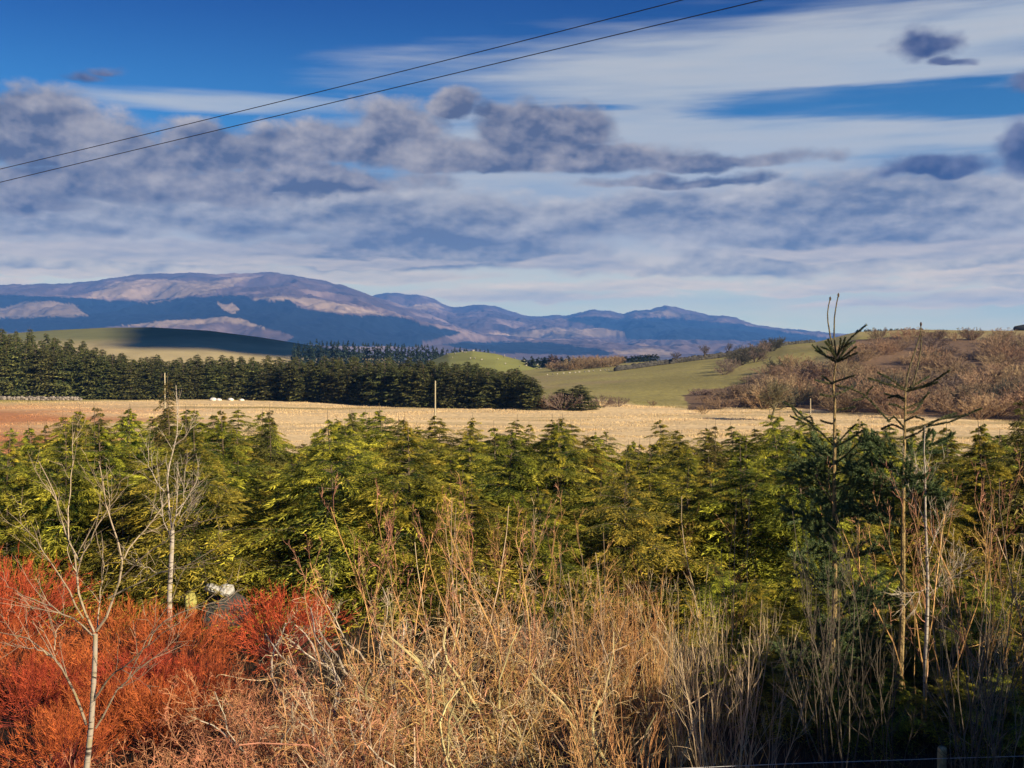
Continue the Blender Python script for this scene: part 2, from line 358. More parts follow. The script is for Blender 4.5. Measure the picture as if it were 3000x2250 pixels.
# ================================================================ the land
def az_px(x, y):
    a = np.arctan2(x, y); return 1106 + F * np.tan(np.clip(a, -1.2, 1.2)), a
EDGE = ([-3000, 0, 550, 940, 1160, 1330, 1480, 1640, 1800, 2212, 3500], [250, 249, 249, 216, 208, 235, 225, 219, 201, 179, 140])
CREST = ([-3000, 1100, 1160, 1340, 1560, 1700, 1760, 1850, 2000, 2212, 3200, 6000], [-12.9, -12.6, -11.9, -9.2, -4.8, -0.2, 0.9, 5.0, 5.9, 5.8, 8, 12])
CY = 420.0
def gz(x, y):
    """height of the ground"""
    x = np.asarray(x, float); y = np.asarray(y, float); r = np.hypot(x, y); px, a = az_px(x, y)
    d = r * np.cos(np.clip(np.abs(a), 0, 0.5)); front = np.clip((1.35 - np.abs(a)) / 0.5, 0, 1)
    z = np.interp(d, [0, 15, 25, 35, 80, 120, 170, 600, 1000, 2500, 5000, 20000], [-5.6, -5.6, -6.0, -6.7, -9.2, -11.0, -12.3, -13, -22, -45, -60, -75])
    e = np.interp(px, *EDGE); cz = np.interp(px, *CREST)
    t = np.clip((d - e) / (CY - e), 0, 1); s = t * t * (3 - 2 * t) * 0.55 + t * 0.45
    fall = np.clip((d - 470) / 700, 0, 1); fall = fall * fall * (3 - 2 * fall)
    z = z + (cz + 12.6) * s * (1 - fall) * front * (d > e)
    z = z + vnoise(x / 37, y / 37, 5, 4) * np.clip((d - 30) / 150, 0, 1) * 0.30 + vnoise(x / 4, y / 4, 9, 3) * 0.06
    return z + CAMZ
def grnd(px, Y):
    p = P(px, 745, Y); return float(p[0]), float(Y), float(gz(p[0], Y))
def top_z(py, Y, px=1106): return float(P(px, py, Y)[2])

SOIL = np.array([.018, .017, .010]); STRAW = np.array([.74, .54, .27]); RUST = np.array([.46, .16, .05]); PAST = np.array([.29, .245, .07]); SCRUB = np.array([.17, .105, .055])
SCRUB_POLY = [(1470, 880), (1490, 852), (1560, 838), (1600, 826), (1660, 806), (1740, 800), (1830, 776), (1850, 738), (1900, 728), (2000, 724), (2120, 733), (2212, 727), (2700, 725), (2700, 930), (2212, 908), (1800, 890), (1640, 878)]
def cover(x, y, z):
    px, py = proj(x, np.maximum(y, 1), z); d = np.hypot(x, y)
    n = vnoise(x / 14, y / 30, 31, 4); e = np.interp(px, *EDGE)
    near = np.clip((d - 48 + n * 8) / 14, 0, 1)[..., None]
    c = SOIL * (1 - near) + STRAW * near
    c = c * (1 + 0.12 * vnoise(x / 30, y / 7, 77, 4)[..., None] * near)
    left = np.clip((420 - px) / 420 + vnoise(x / 60, y / 12, 41, 4) * 0.55, 0, 1)[..., None] * near * 0.85 * np.clip((py - 866) / 22, 0, 1)[..., None]
    c = c * (1 - left) + RUST * left
    streak = (np.clip(vnoise(x / 50, y / 6, 55, 4) - 0.35, 0, 1) * 1.2)[..., None] * near
    c = c * (1 - streak) + np.array([.36, .27, .10]) * streak
    g = np.clip((d - e - 4 - 22 * n * (px > 1250)) / 16, 0, 1)[..., None]
    pas = PAST * (1 + 0.25 * vnoise(x / 25, y / 25, 13, 5)[..., None]); tan_ = (np.clip(vnoise(x / 40, y / 40, 91, 4) * 1.1 + np.clip((px - 1640) / 500, 0, .8), 0, 1) * 0.65)[..., None]
    pas = pas * (1 - tan_) + np.array([.34, .25, .12]) * tan_
    c = c * (1 - g) + pas * g
    s = inpoly(px + n * 18, py + n * 7, SCRUB_POLY)[..., None] & (d[..., None] > 120)
    c = np.where(s, SCRUB * (1 + 0.3 * n[..., None]), c)
    far = np.clip((d - 900) / 900, 0, 1)[..., None]; c = c * (1 - far) + np.array([.16, .13, .10]) * far
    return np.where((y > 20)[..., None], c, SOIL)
ang = np.concatenate([np.linspace(-pi, -0.62, 60, endpoint=False), np.linspace(-0.62, 0.62, 520, endpoint=False), np.linspace(0.62, pi, 60)])
rad_ = np.concatenate([np.geomspace(1.0, 60, 60, endpoint=False), np.linspace(60, 460, 230, endpoint=False), np.geomspace(460, 15000, 60)])
AA, RRr = np.meshgrid(ang, rad_); X = np.sin(AA) * RRr; Y_ = np.cos(AA) * RRr; Z = gz(X, Y_)
def gridf(nr, nc):
    i = np.arange(nr - 1)[:, None] * nc + np.arange(nc - 1)[None, :]
    return np.stack([i, i + 1, i + nc + 1, i + nc], -1).reshape(-1, 4)
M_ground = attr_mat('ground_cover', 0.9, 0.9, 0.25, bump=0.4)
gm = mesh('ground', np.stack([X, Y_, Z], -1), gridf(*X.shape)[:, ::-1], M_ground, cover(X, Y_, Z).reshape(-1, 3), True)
link('ground', gm, kind='structure')

def ridge(name, pts, Y0, Yc, Y1, zb, nx, ny, colour, relief=0.0, rscale=1.0, prof=1.0, mat=None, seed=1, ext=60, **pr):
    xs = np.linspace(pts[0][0], pts[-1][0], nx); cp = np.interp(xs, [p[0] for p in pts], [p[1] for p in pts])
    zc = (745 - cp) / F * Yc
    if callable(zb): zb = zb(xs)
    t = np.concatenate([np.linspace(0, 1, ny), np.linspace(1, 2, max(ny // 4, 6))[1:]])
    Yr = np.where(t <= 1, Y0 + (Yc - Y0) * t, Yc + (Y1 - Yc) * (t - 1))
    hgt = np.where(t <= 1, np.minimum(t, 1) ** prof, np.cos(np.clip(t - 1, 0, 1) * pi / 2))
    XX = (xs[None, :] - 1106) / F * Yr[:, None]; YY = Yr[:, None] * np.ones((1, nx))
    ZZ = zb + (zc[None, :] - zb) * hgt[:, None]
    if relief:
        g = vnoise(XX / rscale, YY / rscale * 0.7, seed, 6, 0.55); g = 1 - np.abs(g) * 1.6
        ZZ = ZZ + g * relief * (np.sin(np.clip(t, 0, 1) * pi * 0.94) ** 0.7)[:, None] + vnoise(XX / rscale * 5, YY / rscale * 5, seed + 3, 3) * relief * 0.07
    ZZ = ZZ + CAMZ
    c = colour(XX, YY, ZZ)
    me = mesh(name, np.stack([XX, YY, ZZ], -1), gridf(*XX.shape)[:, ::-1], mat, c.reshape(-1, 3), True)
    return link(name, me, kind='structure')

M_mount = attr_mat('moorland', 0.95, 0.004, 0.22)
FOREST = np.array([.006, .012, .020]); MOOR = np.array([.14, .095, .085]); TAN = np.array([.40, .285, .18])  # FOREST tinted blue, some of the distance haze put into its colour
pF = [(-700, 634), (0, 636), (60, 638), (127, 641), (187, 644), (233, 649), (317, 653), (383, 644), (440, 640), (493, 638), (527, 639), (550, 649), (627, 648), (647, 661), (700, 673), (737, 679), (837, 683), (864, 686), (900, 697), (937, 706), (994, 716), (985, 723), (960, 727), (917, 738), (917, 748), (600, 748), (640, 727), (610, 718), (567, 707), (517, 690), (477, 684), (450, 688), (380, 695), (260, 703), (180, 712), (0, 720), (-700, 724)]
pTan = [[(190, 650), (215, 628), (250, 612), (330, 604), (450, 608), (560, 600), (500, 618), (440, 636), (383, 643), (317, 651), (233, 647)], [(548, 647), (600, 641), (680, 645), (760, 662), (838, 682), (737, 678), (700, 671), (650, 655)], [(463, 651), (480, 658), (500, 655), (517, 668), (505, 677), (478, 671)],
        [(262, 703), (330, 696), (450, 687), (477, 683), (517, 689), (567, 707), (612, 718), (520, 700), (480, 694), (400, 704)], [(1330, 756), (1400, 750), (1460, 762), (1440, 770), (1340, 766)]]
pHill = [(-200, 686), (0, 669), (50, 651), (107, 649), (160, 659), (192, 680), (90, 684), (0, 688), (-200, 700)]
pF2 = [(960, 742), (1000, 739), (1180, 738), (1240, 746), (1330, 761), (1300, 768), (1100, 765), (980, 752)]
def colA(x, y, z):
    px, py = proj(x, y, z); j = vnoise(x / 180, y / 320, 3, 4); px = px + j * 9; py = py + vnoise(x / 150, y / 150, 8, 4) * 2.2
    mo = vnoise(x / 330, y / 500, 20, 6, .62)[..., None]; c = MOOR * (1 + 0.5 * mo) + np.clip(mo - .25, 0, 1) * TAN * .7
    for p in pTan: c = np.where(inpoly(px + 10 * mo[..., 0], py + 5 * mo[..., 0], p)[..., None], TAN * (.8 + 0.6 * mo), c)
    f = inpoly(px, py, pF) | inpoly(px, py, pF2)
    c = np.where(f[..., None], FOREST * (1 + 0.3 * j[..., None]), c)
    c = np.where(inpoly(px, py, pHill)[..., None], TAN * 0.62 * (1 + 0.3 * j[..., None]), c)
    for p in (pTan[2], pTan[3]): c = np.where(inpoly(px, py, p)[..., None], TAN * 0.9, c)
    return c
crA = [(-900, 650), (-300, 640), (0, 621), (60, 619), (150, 618), (200, 614), (260, 603), (300, 599), (340, 597), (450, 596), (540, 597), (560, 596), (600, 591), (640, 597), (700, 610), (760, 626), (800, 640), (850, 657), (880, 668), (940, 690), (994, 714), (1030, 733), (1100, 741), (1300, 752), (1700, 756), (2700, 758)]
ridge('mountain', crA, 4600, 9000, 12500, -62, 1100, 200, colA, 80, 620, 1.15, M_mount, 101)
crB = [(600, 690), (760, 660), (805, 642), (820, 634), (838, 630), (858, 633), (875, 640), (900, 640), (920, 644), (940, 651), (958, 664), (975, 669), (1000, 668), (1020, 665), (1045, 663), (1070, 667), (1100, 675), (1140, 685), (1180, 686), (1225, 683), (1250, 676), (1275, 672), (1310, 674), (1330, 680), (1345, 682), (1370, 675), (1400, 672), (1425, 667), (1440, 662), (1462, 666), (1490, 675), (1530, 685), (1560, 684), (1590, 691), (1625, 706), (1680, 716), (1740, 722), (1800, 730), (1900, 737), (2100, 744), (2700, 748)]
pB = [[(1215, 690), (1230, 685), (1287, 683), (1340, 688), (1430, 686), (1520, 692), (1600, 700), (1700, 716), (1800, 730), (1800, 758), (1500, 757), (1390, 740), (1350, 735), (1340, 715), (1290, 704)]]
pBt = [[(930, 738), (960, 730), (1027, 723), (1110, 717), (1170, 712), (1290, 706), (1354, 716), (1340, 724), (1180, 731), (1090, 736)], [(1330, 770), (1350, 755), (1480, 754), (1480, 775)], [(1415, 724), (1450, 721), (1510, 727), (1450, 729)], [(870, 660), (940, 656), (960, 668), (900, 668)], [(1400, 676), (1440, 668), (1480, 678), (1510, 686), (1450, 684)]]
def colB(x, y, z):
    px, py = proj(x, y, z); j = vnoise(x / 260, y / 500, 43, 4); px = px + j * 10; py = py + vnoise(x / 220, y / 220, 48, 4) * 2.0
    mo = vnoise(x / 420, y / 700, 60, 6, .62)[..., None]; c = MOOR * (1 + 0.5 * mo) + np.clip(mo - .25, 0, 1) * TAN * .6
    for p in pBt: c = np.where(inpoly(px + 12 * mo[..., 0], py + 4 * mo[..., 0], p)[..., None], TAN * (.75 + 0.6 * mo), c)
    for p in pB: c = np.where(inpoly(px, py, p)[..., None], FOREST * 1.8 * (1 + 0.3 * j[..., None]), c)
    return c
ridge('mountain', crB, 6200, 12000, 14500, -66, 1000, 190, colB, 95, 760, 1.3, M_mount, 202)
M_past = attr_mat('pasture', 0.9, 0.05, 0.18)
def colG(x, y, z):
    px, py = proj(x, y, z); n = vnoise(x / 60, y / 60, 70, 4)[..., None]
    low = np.clip(((py - 728) / 22)[..., None] + n * 0.3, 0, 1)
    return np.array([.17, .165, .05]) * (1 - low) + np.array([.46, .36, .16]) * low
ridge('hill', [(-700, 742), (-300, 735), (0, 722), (120, 713), (230, 708), (330, 707), (450, 714), (560, 728), (640, 741), (760, 760), (900, 790)], 560, 900, 1250, -30, 160, 40, colG, 0, 1, 0.8, M_past)
def colS(x, y, z): return PAST * np.array([.72, .85, .7]) * (1 + 0.2 * vnoise(x / 30, y / 30, 72, 4)[..., None])
ridge('hill', [(890, 812), (925, 782), (970, 763), (1020, 758), (1070, 764), (1120, 777), (1165, 790), (1200, 801), (1250, 824)], 470, 600, 760, -20, 90, 30, colS, 0, 1, 0.6, M_past)

# the air
hz = bpy.data.materials.new('haze'); hz.use_nodes = True; t_ = hz.node_tree; t_.nodes.clear()
pv = nd(t_, 'ShaderNodeVolumePrincipled'); pv.inputs['Color'].default_value = (0.12, 0.38, 1.0, 1); pv.inputs['Density'].default_value = 1.0e-4
pv.inputs['Anisotropy'].default_value = 0.0
oo = nd(t_, 'ShaderNodeOutputMaterial'); t_.links.new(pv.outputs[0], oo.inputs['Volume'])
bx = np.array([(x, y, z) for z in (-85, 640) for y in (-15600, 15600) for x in (-15600, 15600)], float)
hm = mesh('haze', bx, [(0, 2, 3, 1), (4, 5, 7, 6), (0, 1, 5, 4), (2, 6, 7, 3), (0, 4, 6, 2), (1, 3, 7, 5)], hz)
link('haze', hm, kind='stuff')

# ================================================================ far vegetation
rs = np.random.RandomState(7)
# --- plantation of dark conifers, each its own tree
wood = []
for k in range(6):
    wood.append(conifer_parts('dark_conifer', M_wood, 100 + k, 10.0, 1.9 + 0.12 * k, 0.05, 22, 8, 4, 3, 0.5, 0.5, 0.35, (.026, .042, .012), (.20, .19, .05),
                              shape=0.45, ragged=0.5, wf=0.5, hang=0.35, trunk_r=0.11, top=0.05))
TOPS = ([-400, 0, 60, 120, 180, 230, 300, 400, 500, 700, 940, 1000, 1060, 1100, 1140, 1165], [700, 704, 711, 722, 730, 752, 763, 766, 764, 769, 772, 774, 783, 786, 790, 806])
def wood_top(px): return float(np.interp(px, *TOPS))
gW = 'trees of the dark conifer plantation'
n = 0
for row, (dd, step, frac) in enumerate([(1.0, 20.5, 0.86), (7, 24, 0.95), (15, 26, 1.0), (26, 29, 1.0)]):
    px = -150 + (row * 7) % 17 + 60
    while px < 1150 - row * 6:
        Yt = float(np.interp(px, *EDGE)) + dd + rs.uniform(-1, 1.6)
        if row == 0: Yt = float(np.interp(px, *EDGE)) + 1.5 + rs.uniform(0, 2)
        x, y, z = grnd(px, Yt)
        tz = top_z(wood_top(px) + rs.uniform(-7, 11) * (1 if row > 1 else 1.6), Yt)
        hh = max((tz - z) * frac * rs.uniform(0.9, 1.03), 4.0)
        q_ = 'front edge' if row == 0 else 'back rows'; w_ = 'left part' if px < 350 else ('middle part' if px < 750 else 'right part'); lean = 'dark green conifer in the ' + q_ + ' of the plantation, ' + w_; gW = 'plantation conifers, ' + q_ + ', ' + w_
        place('conifer', wood[rs.randint(6)], (x, y, z - 0.1), rs.rand() * 6.28, (rs.uniform(1.05, 1.5), rs.uniform(1.05, 1.5), hh / 10.0), lean, 'tree', gW)
        n += 1; px += step * rs.uniform(0.8, 1.2)
print('wood', n)
for px, py, dY, lab in ((1150, 812, -1, 'dark conifer at the right-hand end of the plantation, lower than its neighbours'),):
    x, y, z = grnd(px, 207); place('conifer', wood[2], (x, y, z), 1.0, (1.3, 1.3, (top_z(py, 207) - z) / 10), lab, 'tree')
# two dumpy evergreens and bare bushes beside the end of the wood
for px, py, Yt, lab, sx in ((1252, 829, 206, 'bushy green conifer standing alone right of the plantation end', 1.5), (1214, 838, 209, 'dark rounded conifer between the plantation and the lone bushy one', 1.2)):
    x, y, z = grnd(px, Yt); place('conifer', wood[4], (x, y, z), 2.0, (sx, sx, (top_z(py, Yt) - z) / 10), lab, 'tree')

def far_bush(seed, c, h=4.0, nst=26, lean=1.05, up=0.03, r=0.034):
    s, t = shrub(seed, h, 2.0, nst, lean, (c[0], c[1]), (c[0], c[1]), [(9, .25, 1, .3, .9, .8, 1.6), (4, .3, 1, .3, .9, .3, .8)], r0=0.06, up=up, curl=0.12, K=5, base_r=0.7, dome=True, rmin=r)
    v, f, cc = join([s, t]); return [('twigs', mesh('bare_bush', v, f, M_twig, cc))]
scr = [far_bush(300, ((.23, .14, .07), (.37, .23, .12))), far_bush(301, ((.19, .125, .075), (.29, .19, .105))), far_bush(302, ((.25, .16, .08), (.40, .26, .14)), 4.4), far_bush(303, ((.15, .105, .08), (.22, .155, .11)), 3.6), far_bush(304, ((.23, .155, .08), (.31, .22, .12)), 4.0, up=0.08), far_bush(305, ((.055, .05, .035), (.10, .09, .05)), 3.6, 34)]
def scz(px, Y): return ('lower slope ' if Y < 225 else ('middle slope ' if Y < 310 else 'upper slope ')) + ('left of the spruces' if px < 1780 else ('between and behind the spruces' if px < 1970 else 'right of the spruces'))
cnt = 0; tries = 0
while cnt < 270 and tries < 20000:
    tries += 1
    px = rs.uniform(1475, 2420); Yt = rs.uniform(176, 412) if rs.rand() < .75 else rs.uniform(176, 250)
    x, y, z = grnd(px, Yt); qx, qy = proj(x, y, z)
    if not inpoly(np.array([qx]), np.array([qy - 3 + 4 * rs.randn()]), SCRUB_POLY)[0]: continue
    if Yt > 330 and rs.rand() < .35: continue
    k = rs.choice([0, 1, 2, 3, 4, 5], p=[.24, .18, .22, .16, .14, .06]) if not (1480 < px < 1640) else rs.choice([1, 3])
    s_ = rs.uniform(0.6, 1.35) * (0.72 if px < 1640 else 1.0) * (0.8 if Yt > 340 else 1)
    place('bush', scr[k], (x, y, z - 0.15), rs.rand() * 6.28, (s_ * 1.1, s_ * 1.1, s_ * rs.uniform(.7, 1.05)), 'leafless brown bush in the hillside scrub, ' + scz(px, Yt), 'bush', 'scrub bushes, ' + scz(px, Yt))
    cnt += 1
print('scrub', cnt)
# darker clump climbing the green slope
for i, (px, Yt, s_) in enumerate(((1575, 330, 1.0), (1600, 345, 1.1), (1622, 372, 1.2), (1645, 380, 1.3), (1668, 392, 1.2), (1590, 362, 1.0), (1632, 350, 1.0), (1610, 390, .9), (1682, 405, 1.0), (1566, 318, .7))):
    x, y, z = grnd(px, Yt); place('bush', scr[5 if i % 3 else 3], (x, y, z), i * 1.3, s_, 'dark leafless bush in the clump climbing the green slope', 'bush', 'dark bushes on the green slope')
for px, Yt, s_, k, lab in ((1215, 204, .9, 3, 'grey leafless bush in front of the dark rounded conifer'), (1300, 214, .65, 3, 'low grey-brown bush right of the bushy green conifer'), (1335, 219, .55, 3, 'small purplish bush on the edge of the green pasture'), (1180, 206, .5, 0, 'small pale bush against the plantation corner'),
                      (1410, 226, .28, 1, 'tiny brown bush on the far edge of the straw field'), (1520, 195, .35, 0, 'small thin bush standing in the straw field below the scrub')):
    x, y, z = grnd(px, Yt); place('bush', scr[k], (x, y, z), px, s_, lab, 'bush')
for i in range(18):
    px = 1195 + i * 8.2; Yt = 476 + rs.uniform(-8, 12); x, y, z = grnd(px, Yt)
    place('bush', scr[i % 2 * 4], (x, y, z), i, rs.uniform(.9, 1.5) * (1.0 - abs(px - 1270) / 260), 'russet bush in the thicket beyond the green pasture', 'bush', 'russet bushes beyond the pasture')

# --- small bare trees on the skyline of the pasture
def bare_tree(seed, h, c, crown=1.0, r0=0.16, rmin=.03, per=(9, 5, 5)):
    rng = np.random.RandomState(seed); K = 6
    P0 = np.zeros((1, K, 3)); P0[0, :, 2] = np.linspace(0, h * .62, K); P0[0, :, 0] = rng.normal(0, .02 * h, K).cumsum(); P0[0, 0, :2] = 0
    R0 = r0 * np.linspace(1, .5, K)[None]; v, f = tubes(P0, R0, 7); tr = (v, f, spread(tint(1, *c, rng), K, 7))
    P1, R1 = grow(P0, R0, per[0] * 2, .35, 1, (.5, 1.2), (h * .34 * crown, h * .5 * crown), 6, .14, .1, rng, rmin=rmin)
    P2, R2 = grow(P1, R1, per[1], .2, 1, (.4, 1.0), (h * .13, h * .24), 5, .18, .05, rng, rmin=rmin)
    P3, R3 = grow(P2, R2, per[2], .2, 1, (.4, 1.0), (h * .06, h * .13), 4, .2, .05, rng, rmin=rmin * .8)
    out = []
    for A, B, n_ in ((P1, R1, 4), (P2, R2, 3), (P3, R3, 3)):
        v, f = tubes(A, B, n_); out.append((v, f, spread(tint(len(A), *c, rng), A.shape[1], n_)))
    v, f, cc = join(out)
    return [('trunk', mesh('bare_trunk', *tr[:2], M_bark, tr[2])), ('crown', mesh('bare_crown', v, f, M_twig, cc))]
dk = ((.07, .055, .035), (.12, .09, .05))
bt = [bare_tree(401, 6.5, dk, 1.1), bare_tree(402, 6.5, dk, 1.0), bare_tree(403, 6.5, ((.12, .11, .05), (.2, .17, .08)), 1.1, .2, .028, (14, 8, 6))]
for px, py, Yt, k, sx, lab in ((1522, 741, 415, 0, 1.25, 'round leafless tree on the wall line at the crest of the green pasture'), (1573, 738, 418, 1, .95, 'smaller upright leafless tree right of the round one on the pasture crest'), (1460, 757, 410, 0, 1.3, 'low spreading leafless tree at the lower end of the field wall'),
                           (1668, 815, 176, 2, 1.15, 'olive-grey leafless tree with a thick trunk standing in the straw field left of the spruces'), (2068, 708, 428, 1, 1.6, 'leafless hawthorn on the skyline of the right-hand hill')):
    x, y, z = grnd(px, Yt); h_ = (top_z(py, Yt) - z) / 6.5
    place('bare_tree', bt[k], (x, y, z), px, (h_ * sx, h_ * sx, h_), lab, 'tree')

# --- far conifers, single small meshes
def spire(seed, c):
    (V, Fc, cc), (v, f, c2) = conifer(seed, 10, 1.7, .04, 11, 5, 3, 1, 1.0, .3, .2, c[0], c[1], shape=.85, wf=.8, trunk_r=.12, top=.04)
    me = mesh('spire_conifer', V, Fc, M_wood, cc); return [('crown', me)]
sp = [spire(500 + k, ((.015, .03, .016), (.05, .07, .035))) for k in range(3)]
spb = [spire(510 + k, ((.07, .045, .03), (.17, .11, .07))) for k in range(2)]
for i in range(60):
    px = 632 + (1056 - 632) * (i + rs.rand() * .8) / 60; Yt = rs.uniform(690, 760)
    topy = np.interp(px, [632, 690, 800, 900, 1000, 1056], [737, 729, 738, 743, 750, 756]) + rs.uniform(-4, 7)
    x, y, z = grnd(px, Yt); place('conifer', sp[rs.randint(3)], (x, y, z), rs.rand() * 6, (1.3, 1.3, max(top_z(topy, Yt) - z, 5) / 10), 'narrow dark conifer in the far row beyond the plantation', 'tree', 'far row of conifers beyond the plantation')
for i in range(52):
    px = 1128 + (1420 - 1128) * (i + rs.rand()) / 52; Yt = rs.uniform(560, 640)
    topy = np.interp(px, [1128, 1180, 1260, 1340, 1420], [773, 766, 771, 775, 776]) + rs.uniform(-4, 6); b_ = 1190 < px < 1345 and rs.rand() < .75
    x, y, z = grnd(px, Yt); nm_ = 'brown larch' if b_ else 'blue-green conifer'
    place('larch' if b_ else 'conifer', (spb if b_ else sp)[rs.randint(2)], (x, y, z), rs.rand() * 6, (1.1, 1.1, max(top_z(topy, Yt) - z, 4) / 10), nm_ + ' in the far copse between the sheep hill and the pasture', 'tree', ('larches' if b_ else 'conifers') + ' of the far copse')
for i in range(20):
    px = 1850 + 145 * (i + rs.rand()) / 20; Yt = 470 + rs.uniform(0, 12); x, y, z = grnd(px, Yt)
    place('conifer', sp[i % 3], (x, y, z), i, (.6, .6, max(top_z(np.interp(px, [1845, 1900, 1995], [722, 714, 711]) + rs.uniform(-3, 3), Yt) - z, 2) / 10), 'tiny conifer in the row on the skyline behind the twin-leader spruce', 'tree', 'conifers on the right-hand skyline')

# --- field walls
def boulder(seed, c, n=14, m=9, amp=.22):
    rng = np.random.RandomState(seed); th = np.linspace(0, 2 * pi, n, endpoint=False); ph = np.linspace(0, pi, m)
    Tt, Pp = np.meshgrid(th, ph); d = np.stack([np.cos(Tt) * np.sin(Pp), np.sin(Tt) * np.sin(Pp), np.cos(Pp)], -1)
    s = 1 + amp * vnoise(d[..., 0] * 1.7 + seed, d[..., 1] * 1.7 + d[..., 2] * 1.3, seed, 4); s = np.minimum(s, 1.08)
    V = d * s[..., None] * np.array([.5, .42, .34]) + np.array([0, 0, .26])
    i = np.arange(m - 1)[:, None] * n + np.arange(n)[None]; i2 = np.arange(m - 1)[:, None] * n + (np.arange(n)[None] + 1) % n
    Fc = np.stack([i, i + n, i2 + n, i2], -1).reshape(-1, 4)
    return V.reshape(-1, 3), Fc, np.ones((n * m, 3)) * np.array(c)
def wall(name, pts, h, c, lab, grp=None, step=.55, seed=3):
    rng = np.random.RandomState(seed); out = []
    for (a, b) in zip(pts[:-1], pts[1:]):
        A = np.array(grnd(*a)); B = np.array(grnd(*b)); L = np.linalg.norm(B - A); n = max(int(L / step), 2)
        for i in range(n):
            q = A + (B - A) * (i + rng.rand() * .5) / n; q[2] = float(gz(q[0], q[1]))
            for lv in range(2):
                v, f, cc = boulder(rng.randint(9), np.array(c) * rng.uniform(.6, 1.4), 7, 5)
                v = v * np.array([rng.uniform(1, 1.5), 1.0, rng.uniform(.8, 1.5)]) * (h / .9); out.append((v + q + np.array([0, rng.uniform(-.1, .1), lv * h * .45]), f, cc))
    v, f, cc = join(out); link(name, mesh(name, v, f, M_stone, cc, True), label=lab, category='wall', group=grp)
wall('field_wall', [(1330, 405), (1400, 410), (1480, 414), (1560, 417), (1640, 418)], 1.5, (.06, .055, .045), 'dark stone field wall running up the crest of the green pasture')
wall('field_wall', [(1640, 424), (1700, 426), (1760, 428)], 1.0, (.07, .065, .05), 'dark stone wall continuing along the grassy crest left of the twin-leader spruce', seed=5)
wall('stone_wall', [(-120, 246), (60, 246), (175, 245.5)], .75, (.26, .22, .17), 'low broken grey stone wall at the far left edge of the straw field', seed=8)
gq = grnd(2203, 425)
bl = boulder(3, (.03, .03, .03), 10, 7)
link('stone_shed', mesh('dark_wall', bl[0] * np.array([14, 5, 4.5]), bl[1], M_stone, bl[2], True), None, (gq[0] + 4, gq[1], gq[2] - .3), label='dark rounded hedge end on the skyline at the right edge', category='hedge').name = 'hedge'
wb = [mesh('boulder', *(lambda b: (b[0], b[1], M_stone, b[2], True))(boulder(20 + k, (.72, .68, .62)))) for k in range(3)]
for i, (px, s_, lab) in enumerate(((459, 1.7, 'left-hand large white boulder on the far edge of the straw field'), (472, 1.4, 'middle white boulder on the far edge of the straw field'), (497, 1.6, 'rounded white boulder right of the middle one on the field edge'), (521, 1.3, 'flat white boulder, rightmost of the row on the field edge'))):
    x, y, z = grnd(px, 244); link('boulder', wb[i % 3], None, (x, y, z - .1), (0, 0, i), (s_, s_, s_ * .75), label=lab, category='rock', group='white boulders at the field edge')

# --- sheep on the rounded green hill
def sheep_mesh():
    out = []
    def ell(c, r, col, n=10, m=7):
        th = np.linspace(0, 2 * pi, n, endpoint=False); ph = np.linspace(0, pi, m); Tt, Pp = np.meshgrid(th, ph)
        V = np.stack([np.cos(Tt) * np.sin(Pp) * r[0] + c[0], np.sin(Tt) * np.sin(Pp) * r[1] + c[1], np.cos(Pp) * r[2] + c[2]], -1).reshape(-1, 3)
        i = np.arange(m - 1)[:, None] * n + np.arange(n)[None]; i2 = np.arange(m - 1)[:, None] * n + (np.arange(n)[None] + 1) % n
        out.append((V, np.stack([i, i + n, i2 + n, i2], -1).reshape(-1, 4), np.ones((n * m, 3)) * col))
    wl = np.array([.42, .37, .27]); ell((0, 0, .62), (.52, .27, .30), wl); ell((.42, 0, .74), (.2, .16, .2), wl); ell((.62, 0, .70), (.17, .09, .1), wl * .8); ell((-.5, 0, .62), (.08, .06, .14), wl)
    for sx in (-.3, .3):
        for sy in (-.13, .13):
            v, f = tubes(np.array([[(sx, sy, .5), (sx, sy, .25), (sx, sy, 0)]]), np.array([[.07, .045, .04]]), 5); out.append((v, f, np.ones((15, 3)) * wl * .6))
    v, f, c = join(out); return mesh('sheep', v, f, M_wool, c, True)
shp_ = sheep_mesh(); dg = bpy.context.evaluated_depsgraph_get(); hill2 = [o for o in C.objects if o.name.startswith('hill')][-1]
cr = [(890, 812), (925, 782), (970, 763), (1020, 758), (1070, 764), (1120, 777), (1165, 790), (1200, 801), (1250, 824)]
def hill_pt(px, t):
    Yt = 470 + 130 * t; zc = (745 - np.interp(px, [p[0] for p in cr], [p[1] for p in cr])) / F * 600; zz = -20 + (zc + 20) * t ** .6
    return (px - 1106) / F * Yt, Yt, zz + CAMZ
for i in range(26):
    px = rs.uniform(965, 1185); t = rs.uniform(.55, .99) if i % 3 else .985
    x, y, z = hill_pt(px, t); link('sheep', shp_, None, (x, y, z), (0, 0, rs.rand() * 6.28), 0.95, label='cream sheep grazing on the rounded green hill behind the plantation', category='sheep', group='sheep on the green hill')
for i in range(14):
    px = 1185 + i * 11 + rs.uniform(-3, 3); x, y, z = grnd(px, 414 + rs.uniform(-3, 3))
    link('sheep', shp_, None, (x, y, z), (0, 0, rs.rand() * 6.28), 0.75, label='cream sheep in the string along the far edge of the green pasture', category='sheep', group='sheep along the pasture edge')

